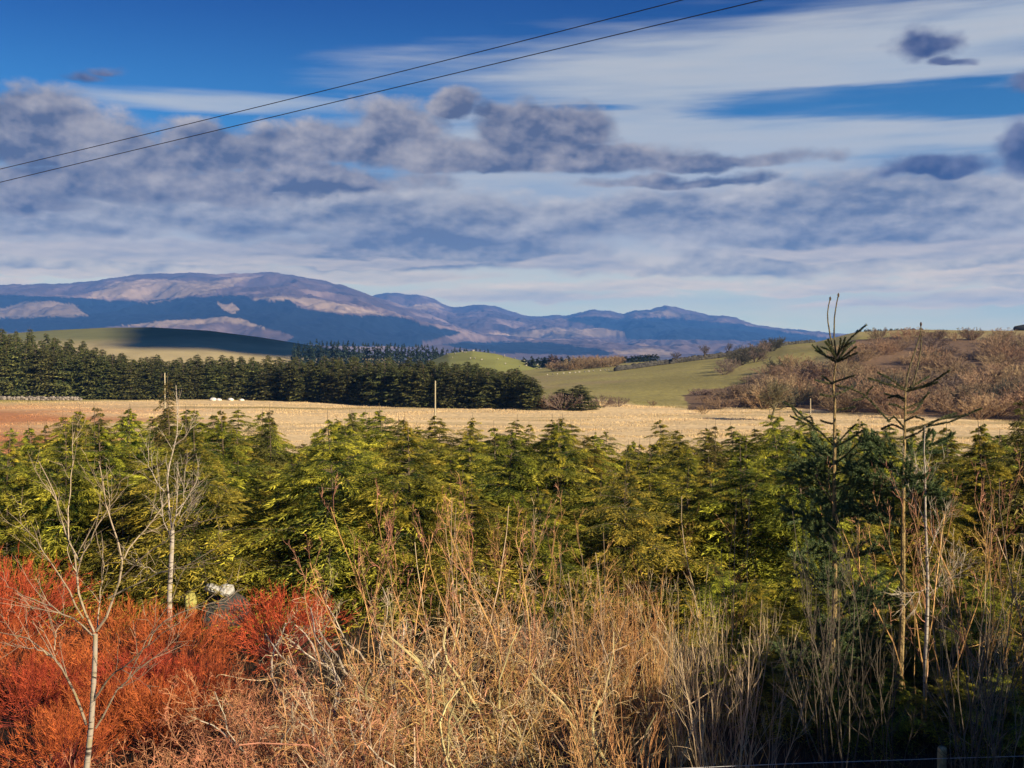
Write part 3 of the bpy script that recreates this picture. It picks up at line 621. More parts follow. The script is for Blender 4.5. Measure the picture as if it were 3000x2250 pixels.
# --- posts in the field
def post(name, px, pyt, Yt, r, lab, c=(.5, .42, .26)):
    x, y, z = grnd(px, Yt); h = top_z(pyt, Yt) - z; rng = np.random.RandomState(px); K = 7
    Pt = np.stack([rng.normal(0, .01, K).cumsum(), rng.normal(0, .01, K), np.linspace(-.3, h, K)], -1)[None]; v, f = tubes(Pt, r * np.linspace(1, .72, K)[None], 9)
    n0 = len(v); v = np.vstack([v, v[-9:] * [1, 1, 1] + [0, 0, .02], v[-9:].mean(0)[None] + [0, 0, .03]])
    f = np.vstack([f, [[n0 - 9 + i, n0 - 9 + (i + 1) % 9, n0 + (i + 1) % 9, n0 + i] for i in range(9)], [[n0 + i, n0 + (i + 1) % 9, n0 + 9, n0 + 9] for i in range(9)]])
    link(name, mesh(name, v, f, M_bark, np.ones((len(v), 3)) * np.array(c)), None, (x, y, z), label=lab, category='pole')
post('wooden_pole', 940, 823, 110, .085, 'tall slender pale wooden pole in front of the plantation at mid field')
post('wooden_pole', 354, 806, 112, .075, 'pale wooden pole before the left part of the plantation, beside a bare tree top')
post('wooden_post', 1752, 861, 150, .09, 'short pale post in the field just left of the twin-leader spruce')

# --- tussocky grass of the field
rg = np.random.RandomState(11); NB = 260000
pxg = rg.uniform(-150, 2360, NB); e_ = np.interp(pxg, *EDGE); Yg = 50 + (e_ + 8 - 50) * rg.rand(NB) ** 0.8
xg = (pxg - 1106) / F * Yg; zg = gz(xg, Yg); cv = cover(xg, Yg, zg); clump = vnoise(xg / 9, Yg / 5, 61, 4)
keep = clump > rg.uniform(-.6, .5, NB); xg, Yg, zg, cv, clump = xg[keep], Yg[keep], zg[keep], cv[keep], clump[keep]; nb_ = len(xg)
hg = (.10 + .22 * np.clip(clump, 0, 1)) * rg.uniform(.5, 1.5, nb_); a_ = rg.rand(nb_) * pi; wg2 = .012 + Yg / 5500
b0 = np.stack([xg, Yg, zg - .03], -1); wv = np.stack([np.cos(a_), np.sin(a_), 0 * a_], -1) * wg2[:, None]; ln = np.stack([rg.normal(0, .12, nb_), rg.normal(0, .12, nb_), hg], -1)
Vg = np.stack([b0 - wv, b0 + wv, b0 + ln], 1).reshape(-1, 3)
cg = np.repeat(cv * rg.uniform(.8, 1.25, (nb_, 1)), 3, 0)
link('grass', mesh('grass', Vg, np.arange(len(Vg)).reshape(-1, 3), M_grass, cg), kind='stuff', label='dry straw-coloured grass covering the field', category='grass')

# --- the cloud whose shadow lies over the far green hill (behind the viewer, above the air box)
def cloud_mesh(name, hx, hy, hzr, dist, size, rz, seed):
    n, m = 40, 20; th = np.linspace(0, 2 * pi, n, endpoint=False); ph = np.linspace(0, pi, m); Tt, Pp = np.meshgrid(th, ph)
    d = np.stack([np.cos(Tt) * np.sin(Pp), np.sin(Tt) * np.sin(Pp), np.cos(Pp)], -1); s = 1 + .35 * vnoise(d[..., 0] * 2 + 9, d[..., 1] * 2 + d[..., 2], seed, 4)
    V = (d * s[..., None] * np.array(size)).reshape(-1, 3)
    i = np.arange(m - 1)[:, None] * n + np.arange(n)[None]; i2 = np.arange(m - 1)[:, None] * n + (np.arange(n)[None] + 1) % n
    mt = attr_mat('cloud', 1.0, .01, .05); me = mesh(name, V, np.stack([i, i + n, i2 + n, i2], -1).reshape(-1, 4), mt, np.ones((n * m, 3)) * .8, True)
    link(name, me, None, (hx + SD[0] * dist, hy + SD[1] * dist, hzr + SD[2] * dist), (0, 0, rz), kind='structure')
cloud_mesh('cloud', -205, 930, 15, 2600, (110, 210, 30), 0.1, 3)

# ================================================================ the young plantation in the middle distance
rd = np.random.RandomState(21)
hem = []
for k in range(7):
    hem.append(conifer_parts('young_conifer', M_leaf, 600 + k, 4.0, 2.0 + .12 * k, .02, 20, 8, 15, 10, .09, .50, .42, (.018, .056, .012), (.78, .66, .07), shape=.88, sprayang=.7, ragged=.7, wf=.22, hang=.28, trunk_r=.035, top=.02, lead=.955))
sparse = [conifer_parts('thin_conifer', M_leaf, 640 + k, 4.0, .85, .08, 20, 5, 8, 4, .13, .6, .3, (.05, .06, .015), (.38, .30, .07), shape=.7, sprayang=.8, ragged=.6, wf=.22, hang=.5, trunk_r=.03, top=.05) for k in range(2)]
YT = ([-300, 0, 60, 120, 200, 300, 400, 470, 560, 600, 640, 690, 760, 850, 930, 1000, 1100, 1200, 1290, 1350, 1450, 1550, 1640, 1720, 1800, 1900, 2000, 2100, 2212, 2500],
      [935, 940, 908, 885, 865, 862, 862, 875, 872, 915, 950, 895, 880, 880, 895, 905, 905, 905, 930, 935, 910, 905, 905, 880, 900, 905, 910, 920, 885, 880])
def belt(row, px):
    r_ = 'front rows' if row < 3 else ('middle rows' if row < 5 else 'back rows'); s_ = 'behind the red bushes' if px < 700 else ('behind the golden brush' if px < 1300 else ('behind the upright shrubs and dark gap' if px < 1750 else 'around the spruces'))
    return 'feathery yellow-green young conifer, ' + r_ + ' of the belt, ' + s_, 'tree', 'young conifers, ' + r_ + ', ' + s_
cnt = 0
for row, Y0_ in enumerate((24.6, 26.6, 29, 32, 35.5, 39.5, 44, 49)):
    step = 1.45 / Y0_ * F * (1.0 if row < 3 else 1.12); px = -160 - (row * 53) % 97
    while px < 2420:
        Yt = Y0_ + rd.uniform(-.9, .9)
        gap = (row < 2 and 1180 < px < 1700 and rd.rand() < .2)
        if not gap:
            x, y, z = grnd(px, Yt); lim = top_z(np.interp(px, *YT) + rd.uniform(-22, 26), Yt); own = z + rd.uniform(2.2, 4.7) + row * .06
            tz = min(lim, own) if row < 5 else lim
            if row >= 5: tz = min(tz, z + 4.9)
            h = max(tz - z, 2.0)
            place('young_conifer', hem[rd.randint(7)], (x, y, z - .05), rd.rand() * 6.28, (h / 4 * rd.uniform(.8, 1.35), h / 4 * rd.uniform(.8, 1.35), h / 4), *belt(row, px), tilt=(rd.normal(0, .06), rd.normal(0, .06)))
            cnt += 1
        px += step * rd.uniform(.75, 1.25)
for px, py, Yt in ((1480, 1255, 21.5), (1560, 1200, 22), (1640, 1225, 21.5), (1720, 1180, 22), (1800, 1230, 20.8), (1880, 1180, 21.5), (1960, 1230, 20.5), (2040, 1180, 21.8), (2120, 1220, 20.6), (2200, 1190, 21), (2280, 1200, 21),
                   (1600, 1350, 18.5), (1700, 1320, 18.8), (1790, 1350, 18.2), (1880, 1330, 18.4), (1980, 1350, 18), (2070, 1320, 18.2), (2170, 1340, 17.8), (2260, 1330, 18), (1720, 1470, 16), (1830, 1490, 15.6), (1930, 1470, 15.6), (2060, 1480, 15.4), (2160, 1470, 15.2), (2240, 1460, 15), (1640, 1480, 16.2)):
    x, y, z = grnd(px, Yt); h = max(top_z(py, Yt) - z, 1.2)
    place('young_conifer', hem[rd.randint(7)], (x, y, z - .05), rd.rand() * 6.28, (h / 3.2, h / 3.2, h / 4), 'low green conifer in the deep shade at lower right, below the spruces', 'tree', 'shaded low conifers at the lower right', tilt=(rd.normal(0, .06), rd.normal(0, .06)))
print('young', cnt)
for px, py, Yt, k, lab in ((362, 806, 33, 0, 'tall thin conifer with sparse top rising over the field beside the white birch'), (205, 862, 34, 1, 'thin conifer top left of the white birch, reaching up to the stone wall'), (582, 872, 36, 0, 'thin conifer top standing over the field right of the white boulders'),
                           (757, 882, 37, 1, 'thin-topped conifer left of the slender pole, above the belt'), (860, 893, 36, 0, 'thin-topped conifer just left of the tall slender pole'), (2212, 838, 24, 1, 'tall thin conifer at the right edge of the picture'), (1545, 905, 34, 1, 'thin-topped conifer in the right half of the belt, below the scrub edge')):
    x, y, z = grnd(px, Yt); h = (top_z(py, Yt) - z) / 4.0
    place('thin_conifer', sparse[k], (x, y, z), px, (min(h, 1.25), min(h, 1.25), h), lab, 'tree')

# ================================================================ the two spruces
def Z3(zx, zy): return 1475 + zx / 3.0, 516 + zy / 3.0
def resample(pts, K):
    pts = np.asarray(pts, float); s = np.r_[0, np.cumsum(np.linalg.norm(np.diff(pts, axis=0), axis=1))]; q = np.linspace(0, s[-1], K)
    return np.stack([np.interp(q, s, pts[:, i]) for i in range(3)], -1)
def needles(Pt, per_m, ln, rng, col, fwd=.8, wid=.005):
    """needles all round the shoots Pt [N,K,3]"""
    N, K, _ = Pt.shape; L = np.linalg.norm(np.diff(Pt, axis=1), axis=2).sum(1); n = np.maximum((L * per_m).astype(int), 4); par = np.repeat(np.arange(N), n)
    s = rng.rand(len(par)) * (K - 1.001); i = s.astype(int); f = (s - i)[:, None]; b = Pt[par, i] * (1 - f) + Pt[par, i + 1] * f; T0 = unit(Pt[par, i + 1] - Pt[par, i])
    r = unit(np.cross(T0, rng.normal(size=b.shape))); d = unit(T0 * fwd + r); w_ = unit(np.cross(d, rng.normal(size=b.shape))) * wid
    tipp = b + d * (ln * rng.uniform(.7, 1.2, (len(b), 1)))
    V = np.stack([b - w_, b + w_, tipp], 1).reshape(-1, 3); c = np.repeat(tint(len(b), *col, rng), 3, 0)
    return V, np.arange(len(V)).reshape(-1, 3), c
def spruce(name, Yt, px0, trunk, shoots, leaders, seed, low, label):
    rng = np.random.RandomState(seed); x0, y0, z0 = grnd(px0, Yt); o = np.array([x0, y0, z0])
    def W(pts, dY=0.0):
        k = np.linspace(0, 1, len(pts)); return np.array([P(*Z3(*p), Yt + dY * kk) for p, kk in zip(pts, k)]) - o
    tp = W(trunk); tp = np.vstack([[0, 0, -.1], tp]); tp = resample(tp, 26); tr = np.interp(np.linspace(0, 1, 26), [0, .5, .85, 1], [.050, .036, .021, .011])
    v, f = tubes(tp[None], tr[None], 8); trunk_me = mesh('spruce_trunk', v, f, M_bark, tint(1, (.30, .21, .085), (.34, .24, .10), rng).repeat(len(v), 0))
    root = place(name, [('trunk', trunk_me), ], (x0, y0, z0)) if 0 else link(name, None, None, (x0, y0, z0), label=label, category='tree')
    link('trunk', trunk_me, root)
    for L in leaders:
        a = resample(W(L, rng.uniform(-.1, .1)), 9); v, f = tubes(a[None], np.linspace(.014, .008, 9)[None], 6); cl = tint(1, (.15, .12, .06), (.15, .12, .06), rng).repeat(len(v), 0)
        v2, f2, c2 = needles(a[None], 420, .020, rng, ((.05, .055, .03), (.12, .11, .05)), 2.2, .003)
        # bud at the tip
        e = a[-1] + np.array([[0, 0, -.03], [0, 0, 0.0], [0, 0, .02], [0, 0, .035]]); v3, f3 = tubes(e[None], np.array([[.010, .017, .013, .003]]), 6)
        v, f, c = join([(v, f, cl), (v3, f3, np.ones((len(v3), 3)) * [.09, .06, .04])])
        lo = link('leader', mesh('spruce_leader', v, f, M_bark, c), root); link('needles', mesh('spruce_needles', v2, f2, M_leaf, c2), lo)
    A = np.array([resample(W(s, rng.uniform(-.35, .35)), 8) for s in shoots])
    # generic lower whorls: limbs with needled side shoots
    lowA = []
    for i in range(low[0]):
        t = rng.uniform(0, 1); zz = low[1] + (low[2] - low[1]) * t; az = rng.rand() * 2 * pi; L = (low[3] * (1 - t) + low[4] * t) * rng.uniform(.7, 1.15)
        s = np.linspace(0, 1, 8)[:, None]; k = np.argmin(np.abs(tp[:, 2] - zz)); dr = np.array([cos(az), sin(az), 0])
        lowA.append(tp[k] + dr * L * s + np.array([0, 0, 1.]) * L * (.45 * s - .12 * s ** 2))
    Lw = np.array(lowA); S1, _ = grow(Lw, np.full(Lw.shape[:2], .01), 11, .15, 1, (.5, .95), (.16, .36), 8, .04, .05, rng); S2, _ = grow(Lw, np.full(Lw.shape[:2], .01), 6, .2, .9, (.4, .8), (.3, .5), 8, .04, .05, rng)
    S3, _ = grow(S2, np.full(S2.shape[:2], .01), 3, .2, 1, (.5, .9), (.08, .16), 8, .04, .05, rng)
    limbs = [(A, .011), (Lw, .012), (S1, .006), (S2, .008)]; out = []
    for a, r in limbs:
        v, f = tubes(a, r * np.linspace(1, .5, 8)[None] * np.ones((len(a), 1)), 4); out.append((v, f, np.repeat(tint(len(a), (.14, .11, .05), (.22, .17, .07), rng), 32, 0)))
    v, f, c = join(out); link('branches', mesh('spruce_branches', v, f, M_bark, c), root)
    g = ((.05, .11, .04), (.26, .32, .12)); out = [needles(A, 900, .036, rng, ((.04, .07, .035), (.14, .17, .07)), 1.2, .006), needles(Lw, 520, .045, rng, g, .8, .007), needles(S1, 520, .045, rng, g, .9, .007), needles(S2, 520, .045, rng, g, .9, .007), needles(S3, 520, .042, rng, g, .9, .007)]
    v, f, c = join(out); link('needles', mesh('spruce_needles', v, f, M_leaf, c), root)
spruce('spruce', 17.0, 1798, [(985, 2350), (985, 1900), (980, 1500), (985, 1340), (980, 1200), (988, 1090), (972, 940), (985, 840), (995, 790)],
       [[(995, 800), (900, 740), (840, 690)], [(995, 800), (910, 750), (862, 722)], [(992, 770), (950, 700), (925, 668)], [(992, 770), (955, 690), (940, 650)], [(1000, 760), (1040, 680), (1052, 640)], [(1000, 760), (1020, 690), (1022, 645)],
        [(1000, 750), (1090, 640), (1186, 560)], [(1000, 790), (1070, 700), (1118, 663)], [(1000, 795), (1080, 735), (1122, 700)], [(1000, 800), (1080, 760), (1132, 738)], [(1000, 800), (1060, 690), (1090, 672)], [(998, 790), (965, 730), (900, 700)], [(996, 780), (930, 760), (870, 700)],
        [(970, 940), (915, 930), (860, 915)], [(970, 935), (935, 910), (905, 890)], [(975, 930), (1050, 905), (1110, 886)], [(975, 1015), (1050, 985), (1098, 955)], [(975, 1020), (935, 1018), (893, 1008)],
        [(988, 950), (1090, 965), (1190, 1020), (1270, 1110), (1340, 1185)], [(1190, 1020), (1200, 985), (1230, 960)], [(1190, 1020), (1150, 1040), (1105, 1045)], [(985, 1110), (1060, 1100), (1110, 1090)],
        [(978, 1340), (890, 1250), (790, 1160), (700, 1080), (655, 1060)], [(790, 1160), (830, 1150), (845, 1195)], [(700, 1080), (740, 1150), (830, 1190)], [(890, 1250), (830, 1215), (700, 1150)], [(978, 1200), (930, 1190), (895, 1178)],
        [(978, 1480), (890, 1400), (780, 1335)], [(978, 1470), (900, 1440), (800, 1390)], [(985, 1340), (1060, 1260), (1120, 1200)], [(985, 1350), (1080, 1300), (1180, 1230)], [(985, 1460), (1060, 1400), (1130, 1330)]],
       [[(992, 780), (960, 660), (938, 520), (938, 460), (955, 388)], [(996, 780), (980, 640), (982, 520), (992, 440), (1008, 365)]], 71, (44, .3, 4.0, 1.15, .7), 'spruce with two upright bare leaders rising against the sky, left of its twin')
spruce('spruce', 16.2, 1951, [(1425, 2380), (1428, 1700), (1435, 1400), (1440, 1150), (1443, 980)],
       [[(1443, 980), (1320, 940), (1205, 903)], [(1443, 980), (1350, 910), (1268, 868)], [(1443, 980), (1530, 930), (1592, 893)], [(1443, 985), (1600, 940), (1660, 900), (1727, 853)], [(1443, 990), (1560, 960), (1650, 930)], [(1443, 1035), (1370, 1020), (1312, 1004)],
        [(1443, 1100), (1540, 1060), (1592, 998)], [(1443, 1130), (1500, 1120), (1550, 1060)], [(1443, 1110), (1390, 1080), (1340, 1070)], [(1440, 1240), (1560, 1210), (1660, 1170), (1820, 1145)], [(1440, 1250), (1600, 1210), (1720, 1190), (1930, 1100)], [(1660, 1170), (1700, 1150), (1770, 1130)],
        [(1440, 1240), (1360, 1200), (1290, 1230)], [(1440, 1230), (1370, 1150), (1330, 1180)], [(1440, 1060), (1400, 1010), (1330, 1030)], [(1440, 1180), (1500, 1150), (1560, 1170)], [(1440, 1290), (1520, 1260), (1620, 1190)], [(1440, 1300), (1350, 1290), (1270, 1310)]],
       [[(1443, 985), (1456, 880), (1490, 770), (1525, 670), (1541, 610), (1543, 553)], [(1490, 955), (1505, 890), (1528, 800), (1545, 700), (1546, 622)]], 72, (12, 2.9, 4.1, .9, .6), 'spruce with crossed long leaders and a bare sunlit orange trunk, right of the first spruce')

# ================================================================ near shrubs
RED = ((.62, .11, .035), (.85, .20, .06)); REDD = ((.34, .05, .02), (.60, .12, .04)); GOLD = ((.40, .20, .07), (.72, .41, .15)); OLIVE = ((.22, .15, .05), (.50, .36, .12)); PALE = ((.36, .25, .15), (.66, .49, .29)); PINK = ((.40, .17, .10), (.68, .34, .19)); GREY = ((.14, .11, .07), (.30, .23, .15))  # GREY taken darker to deepen the shade at lower right
redk = [shrub_parts('red_bush', 700 + k, 1.0, 1.0, 130, 1.35, ((.12, .03, .02), (.30, .06, .03)), ((.30, .05, .018), (.68, .15, .04)), [(11, .5, 1, .2, .8, .10, .30), (2, .2, 1, .3, .8, .05, .14)], r0=.006, up=.02, curl=.07, base_r=.12, dome=True, rmin=.0036) for k in range(3)]  # stems coloured darker to put shade into the gaps of the domes
rustk = [shrub_parts('rust_bush', 710 + k, 1.6, 1.0, 24, 1.1, ((.22, .09, .05), (.5, .24, .12)), ((.36, .13, .06), (.74, .34, .17)), [(12, .25, 1, .3, 1.3, .2, .55), (4, .2, 1, .4, 1.3, .06, .22)], r0=.011, up=.02, curl=.24, base_r=.3, dome=True, rmin=.0042) for k in range(3)]
brk = [shrub_parts('tangle', 720 + k, 2.9, 1.2, 18, 1.0, (OLIVE, PALE, GOLD, PINK, PALE)[k], (GOLD, OLIVE, PALE, GOLD, PINK)[k], [(6, .15, 1, .4, 1.2, .4, 1.1), (6, .15, 1, .5, 1.3, .10, .36)], r0=.020, up=-.01, curl=.25, base_r=.5, rmin=.0042, K=9) for k in range(5)]
uprk = [shrub_parts('upright', 740 + k, 3.0, 1.0, 24, .30, (GOLD, OLIVE)[k], (GOLD, PALE)[k], [(7, .2, 1, .15, .6, .4, 1.0), (3, .3, 1, .3, .8, .08, .3)], r0=.011, up=.09, curl=.10, base_r=.6, rmin=.0042) for k in range(2)]
tallk = [shrub_parts('whip', 750 + k, 4.2, .8, 5, .36, (PALE, GOLD, GREY)[k], (GOLD, PINK, PALE)[k], [(7, .25, 1, .3, .8, .4, 1.1), (4, .25, 1, .3, .8, .12, .4), (2, .3, 1, .3, .8, .05, .14)], r0=.017, up=.07, curl=.15, K=10, base_r=.25, rmin=.004) for k in range(3)]
SHADED = ((.09, .07, .05), (.19, .15, .10))  # dark twin of PALE: lower right shade put into the twig colour
fank = [shrub_parts('fan', 760 + k, 3.4, .9, 6, .46, (SHADED, PALE)[k], (SHADED, PALE)[k], [(7, .2, 1, .25, .6, .6, 1.3), (4, .2, 1, .2, .6, .2, .6)], r0=.016, up=.08, curl=.10, K=9, base_r=.12, rmin=.004) for k in range(2)]
def nearY(py, h): return (5.6 - h) / (py - 745) * F
def near(name, parts, h0, px, py, Yt, sx, lab, cat, grp=None, rot=None, tilt=(0, 0)):
    x, y, z = grnd(px, Yt); h = (top_z(py, Yt) - z) / h0
    return place(name, parts, (x, y, z - .04), rd.rand() * 6.28 if rot is None else rot, (sx * h, sx * h, h) if sx > 0 else (-sx, -sx, h), lab, cat, grp, tilt)
gn = [shrub_parts('gnarled', 780 + k, 2.6, 1.0, 7, .95, (((.34, .27, .12), (.60, .48, .22)), ((.42, .34, .24), (.66, .54, .38)))[k], (((.34, .27, .12), (.60, .44, .20)), PALE)[k], [(6, .2, 1, .5, 1.2, .3, .9), (5, .2, 1, .5, 1.3, .08, .35)], r0=.026, up=.0, curl=.24, base_r=.2, rmin=.0048, K=10) for k in range(2)]
for px, py, h, k, lab in ((700, 1290, 1.9, 1, 'pale gnarled shrub with thick crooked limbs at the left of the brush'), (800, 1255, 2.1, 1, 'pale crooked shrub leaning left behind the brush, before the dark gap'), (905, 1300, 2.2, 0, 'lichen-yellow gnarled shrub left of centre'), (1060, 1330, 2.1, 0, 'lichen-yellow crooked shrub at the middle of the brush'), (1010, 1480, 1.9, 0, 'near lichen-covered gnarled shrub in the bottom centre'),
                          (1230, 1380, 2.1, 0, 'yellowish gnarled shrub before the upright golden stems'), (790, 1470, 1.8, 1, 'pale crooked limbs among the rust-brown bushes'), (1180, 1560, 1.7, 0, 'lowest lichen-yellow shrub at the bottom edge, right of centre'), (620, 1450, 1.6, 1, 'pale crooked shrub in front of the round red bush'), (1380, 1500, 1.9, 0, 'gnarled yellowish shrub among the upright stems near the bottom')):
    near('gnarled_shrub', gn[k], 2.3, px, py, nearY(py, h), 1.1, lab, 'shrub')
# red-orange domes at the left
gR = 'red-orange bushes at the lower left'
for px, py, h, sx, lab in ((600, 1244, 1.35, .95, 'round orange-topped red bush standing apart, in front of the dark conifers'), (30, 1172, 1.7, .85, 'tallest bright red bush at the left edge, behind the others'), (250, 1270, 1.3, .95, 'wide bright red bush behind the near birch'),
                            (380, 1292, 1.25, .9, 'bright red bush between the near birch and the pale stones'), (-60, 1215, 1.5, .9, None), (10, 1325, 1.3, .9, None), (150, 1350, 1.2, .9, None), (300, 1375, 1.2, .9, None), (420, 1390, 1.1, .8, None),
                            (70, 1400, 1.1, .9, None), (215, 1430, 1.1, .9, None), (340, 1450, 1.1, .9, None), (130, 1500, 1.1, .9, None)):
    near('red_bush', redk[rd.randint(3)], 1.12, px, py, nearY(py, h), sx * .74, lab or 'dense fine-twigged red-orange bush in the mass at the lower left', 'bush', gR)
for px, py in ((470, 1450), (560, 1430), (640, 1410), (430, 1540), (540, 1520), (640, 1500), (300, 1590), (420, 1620), (540, 1600), (720, 1540), (710, 1450), (760, 1600), (200, 1640), (650, 1610), (860, 1580), (820, 1490), (90, 1610), (-20, 1640), (500, 1400), (780, 1420)):
    near('rust_bush', rustk[rd.randint(3)], 1.75, px, py + rd.uniform(-15, 15), nearY(py, 1.5), .8, 'tangled rust-brown bush between the red bushes and the golden brush', 'bush', 'rust-brown tangled bushes')
# golden tangle in the centre
gB = 'golden brown brush in the lower centre'
for px, py, Yt, k in ((760, 1290, 14.5, 2), (840, 1330, 13.6, 0), (930, 1250, 14.2, 1), (1010, 1200, 14.6, 0), (1090, 1175, 14.8, 2), (1170, 1190, 14.4, 1), (1250, 1200, 14.2, 0), (1330, 1230, 14.0, 3),
                      (720, 1390, 12.4, 3), (810, 1400, 12.2, 2), (900, 1350, 12.6, 3), (990, 1300, 12.6, 1), (1080, 1290, 12.6, 0), (1170, 1290, 12.5, 2), (1260, 1300, 12.4, 1),
                      (830, 1480, 10.8, 1), (930, 1440, 11.0, 0), (1030, 1420, 11.0, 0), (1130, 1420, 10.9, 1), (1230, 1430, 10.8, 0), (960, 1540, 9.6, 0), (1080, 1540, 9.5, 1), (1200, 1540, 9.5, 0), (1000, 1620, 8.8, 1), (1130, 1620, 8.7, 0), (880, 1590, 9.6, 3)):
    kk = ((3, 4, 2)[rd.randint(3)] if px < 900 else (k + rd.randint(2) * 2) % 5); q_ = ('olive-gold', 'golden', 'pale gold', 'pinkish-stemmed', 'pale-stemmed')[kk] + ' leafless tangle in the central brush, ' + ('rear' if py < 1340 else ('middle depth' if py < 1470 else 'nearest')) + (', left end' if px < 900 else (', centre' if px < 1130 else ', right end'))
    near('brush', brk[kk], 2.9, px, py + rd.uniform(-20, 20), nearY(py, 2.2), 1.0, q_, 'bush', q_)
for px, py, Yt, k in ((1330, 1195, 13.8, 0), (1400, 1190, 13.6, 0), (1455, 1215, 13.9, 1), (1370, 1280, 12.2, 0), (1500, 1330, 12.8, 1), (1330, 1400, 11, 0), (1300, 1520, 9.8, 0), (1390, 1530, 9.8, 0), (1470, 1540, 10.6, 1), (1385, 1640, 8.9, 0)):
    near('upright_shrub', uprk[k], 3.2, px, py + rd.uniform(-15, 15), nearY(py, 2.4), .8, 'dense shrub of straight upright golden stems right of the brush', 'bush', 'upright golden shrubs')
for px, py, Yt, k, lab in ((905, 985, 14.8, 1, 'tall slender reddish whips rising highest in the left centre'), (1010, 955, 15.0, 0, 'tall pale whip shrub reaching the top of the conifer belt, centre left'), (1085, 1010, 14.6, 1, 'slender gold-pink whips just right of the tallest centre whips'), (745, 1085, 14.6, 1, 'leaning reddish whips left of the golden brush'),
                           (960, 1040, 15.6, 0, 'pale whips between the tall reddish and the tall pale ones'), (1130, 1080, 15.8, 1, 'thin gold whips at the upper middle of the brush'), (1250, 1110, 15, 0, 'short pale whips over the right part of the brush'), (1190, 1040, 15.2, 2, 'loose tall whips over the middle of the brush'), (1300, 1060, 15.4, 0, 'thin pale whips behind the upright golden shrubs'), (1560, 955, 17.5, 0, 'single tall slender sapling before the right half of the belt'), (840, 1130, 14.0, 0, 'short pale whips at the left end of the golden brush'),
                           (2010, 950, 15.8, 1, 'tall orange-brown whips just right of the bare spruce trunk'), (2085, 930, 16.4, 1, 'tall golden whips between spruce and right edge'), (2150, 960, 15.5, 0, 'pale slender whips near the right edge'), (2205, 870, 16.0, 2, 'tall grey whips on the right edge'), (1890, 1010, 17.5, 1, 'golden whips between the two spruce trunks'), (2120, 1080, 14.0, 2, 'grey twiggy whips low at the right edge'), (2045, 1060, 17.2, 0, 'pale sapling beside the orange-brown whips'), (2190, 1150, 13.2, 2, 'dark grey whips at the lower right edge'), (700, 1190, 16.6, 2, 'thin whips behind the round red bush')):
    near('whip_shrub', tallk[k], 4.2, px, py, Yt, .62, lab, 'shrub')
for px, py, Yt, k, sx, lab in ((1835, 1075, 13.4, 0, .62, 'grey leafless fan-shaped shrub rising from the shade below the first spruce'), (1795, 1185, 14.2, 0, .7, 'fan-shaped shrub left of the grey fan, coloured dark for the shade'), (1600, 1240, 12.8, 1, .5, 'white-twigged bare shrub catching light beside the dark gap'), (1555, 1300, 12.2, 1, .7, 'pale gnarled shrub at the right edge of the upright golden shrubs'),
                               (2080, 1240, 12.8, 0, .75, 'grey fan-shaped shrub in the shade near the right edge'), (2180, 1290, 12.0, 0, .75, 'dim grey shrub in the lower right corner'), (1660, 1370, 12.6, 1, .75, 'low whitish shrub reaching over the dark gap'), (1940, 1330, 13.6, 0, .8, 'dim twiggy shrub at the foot of the second spruce')):
    near('fan_shrub', fank[k], 3.4, px, py, Yt, sx, lab, 'shrub')

# ================================================================ birches, drawn limb by limb
def Zc(zx, zy): return zx / 3.0, 1106.25 + zy / 3.0                       # crop 0,1500
def Ze(zx, zy): return zx * 800 / 2212 * .73733, (1150 + zy * 800 / 2212) * .73733    # crop 0,1150
def limb_tree(name, Yt, px0, trunk, tr, limbs, c, label, seed, rlimb=.012, conv=None, sub=(7, 5), lens=((.3, .7), (.1, .3)), rmin=.0028):
    rng = np.random.RandomState(seed); x0, y0, z0 = grnd(px0, Yt); o = np.array([x0, y0, z0]); W = lambda pts, dY: np.array([P(*(conv(*p)), Yt + dY * k) for p, k in zip(pts, np.linspace(0, 1, len(pts)))]) - o
    tp = resample(np.vstack([[0, 0, -.1], W(trunk, 0)]), 16); tR = np.interp(np.linspace(0, 1, 16), np.linspace(0, 1, len(tr)), tr)
    v, f = tubes(tp[None], tR[None], 10); ct = np.ones((len(v), 3)) * c[0]
    root = link(name, None, None, (x0, y0, z0), label=label, category='tree'); link('trunk', mesh('birch_trunk', v, f, M_birch, ct, True), root)
    A = np.array([resample(W(l[0], l[1]), 10) for l in limbs]); A[:, 1:-1] += rng.normal(0, .008, A[:, 1:-1].shape)
    R = .66 * np.array([l[2] for l in limbs])[:, None] * np.linspace(1, .28, 10)[None]
    v, f = tubes(A, R, 6); link('limbs', mesh('birch_limbs', v, f, M_birch, np.repeat(tint(len(A), c[1], c[2], rng), 60, 0)), root)
    B, RB = grow(A, R, sub[0], .3, 1, (.3, .75), lens[0], 6, .09, .05, rng, rf=.5, rmin=rmin); Cc_, RC = grow(B, RB, sub[1], .2, 1, (.3, .8), lens[1], 5, .12, .04, rng, rmin=rmin * .8)
    out = []
    for a, r, n_ in ((B, RB, 4), (Cc_, RC, 3)):
        v, f = tubes(a, r, n_); out.append((v, f, np.repeat(tint(len(a), c[1], c[2], rng), a.shape[1] * n_, 0)))
    v, f, cc = join(out); link('twigs', mesh('birch_twigs', v, f, M_twig, cc), root)
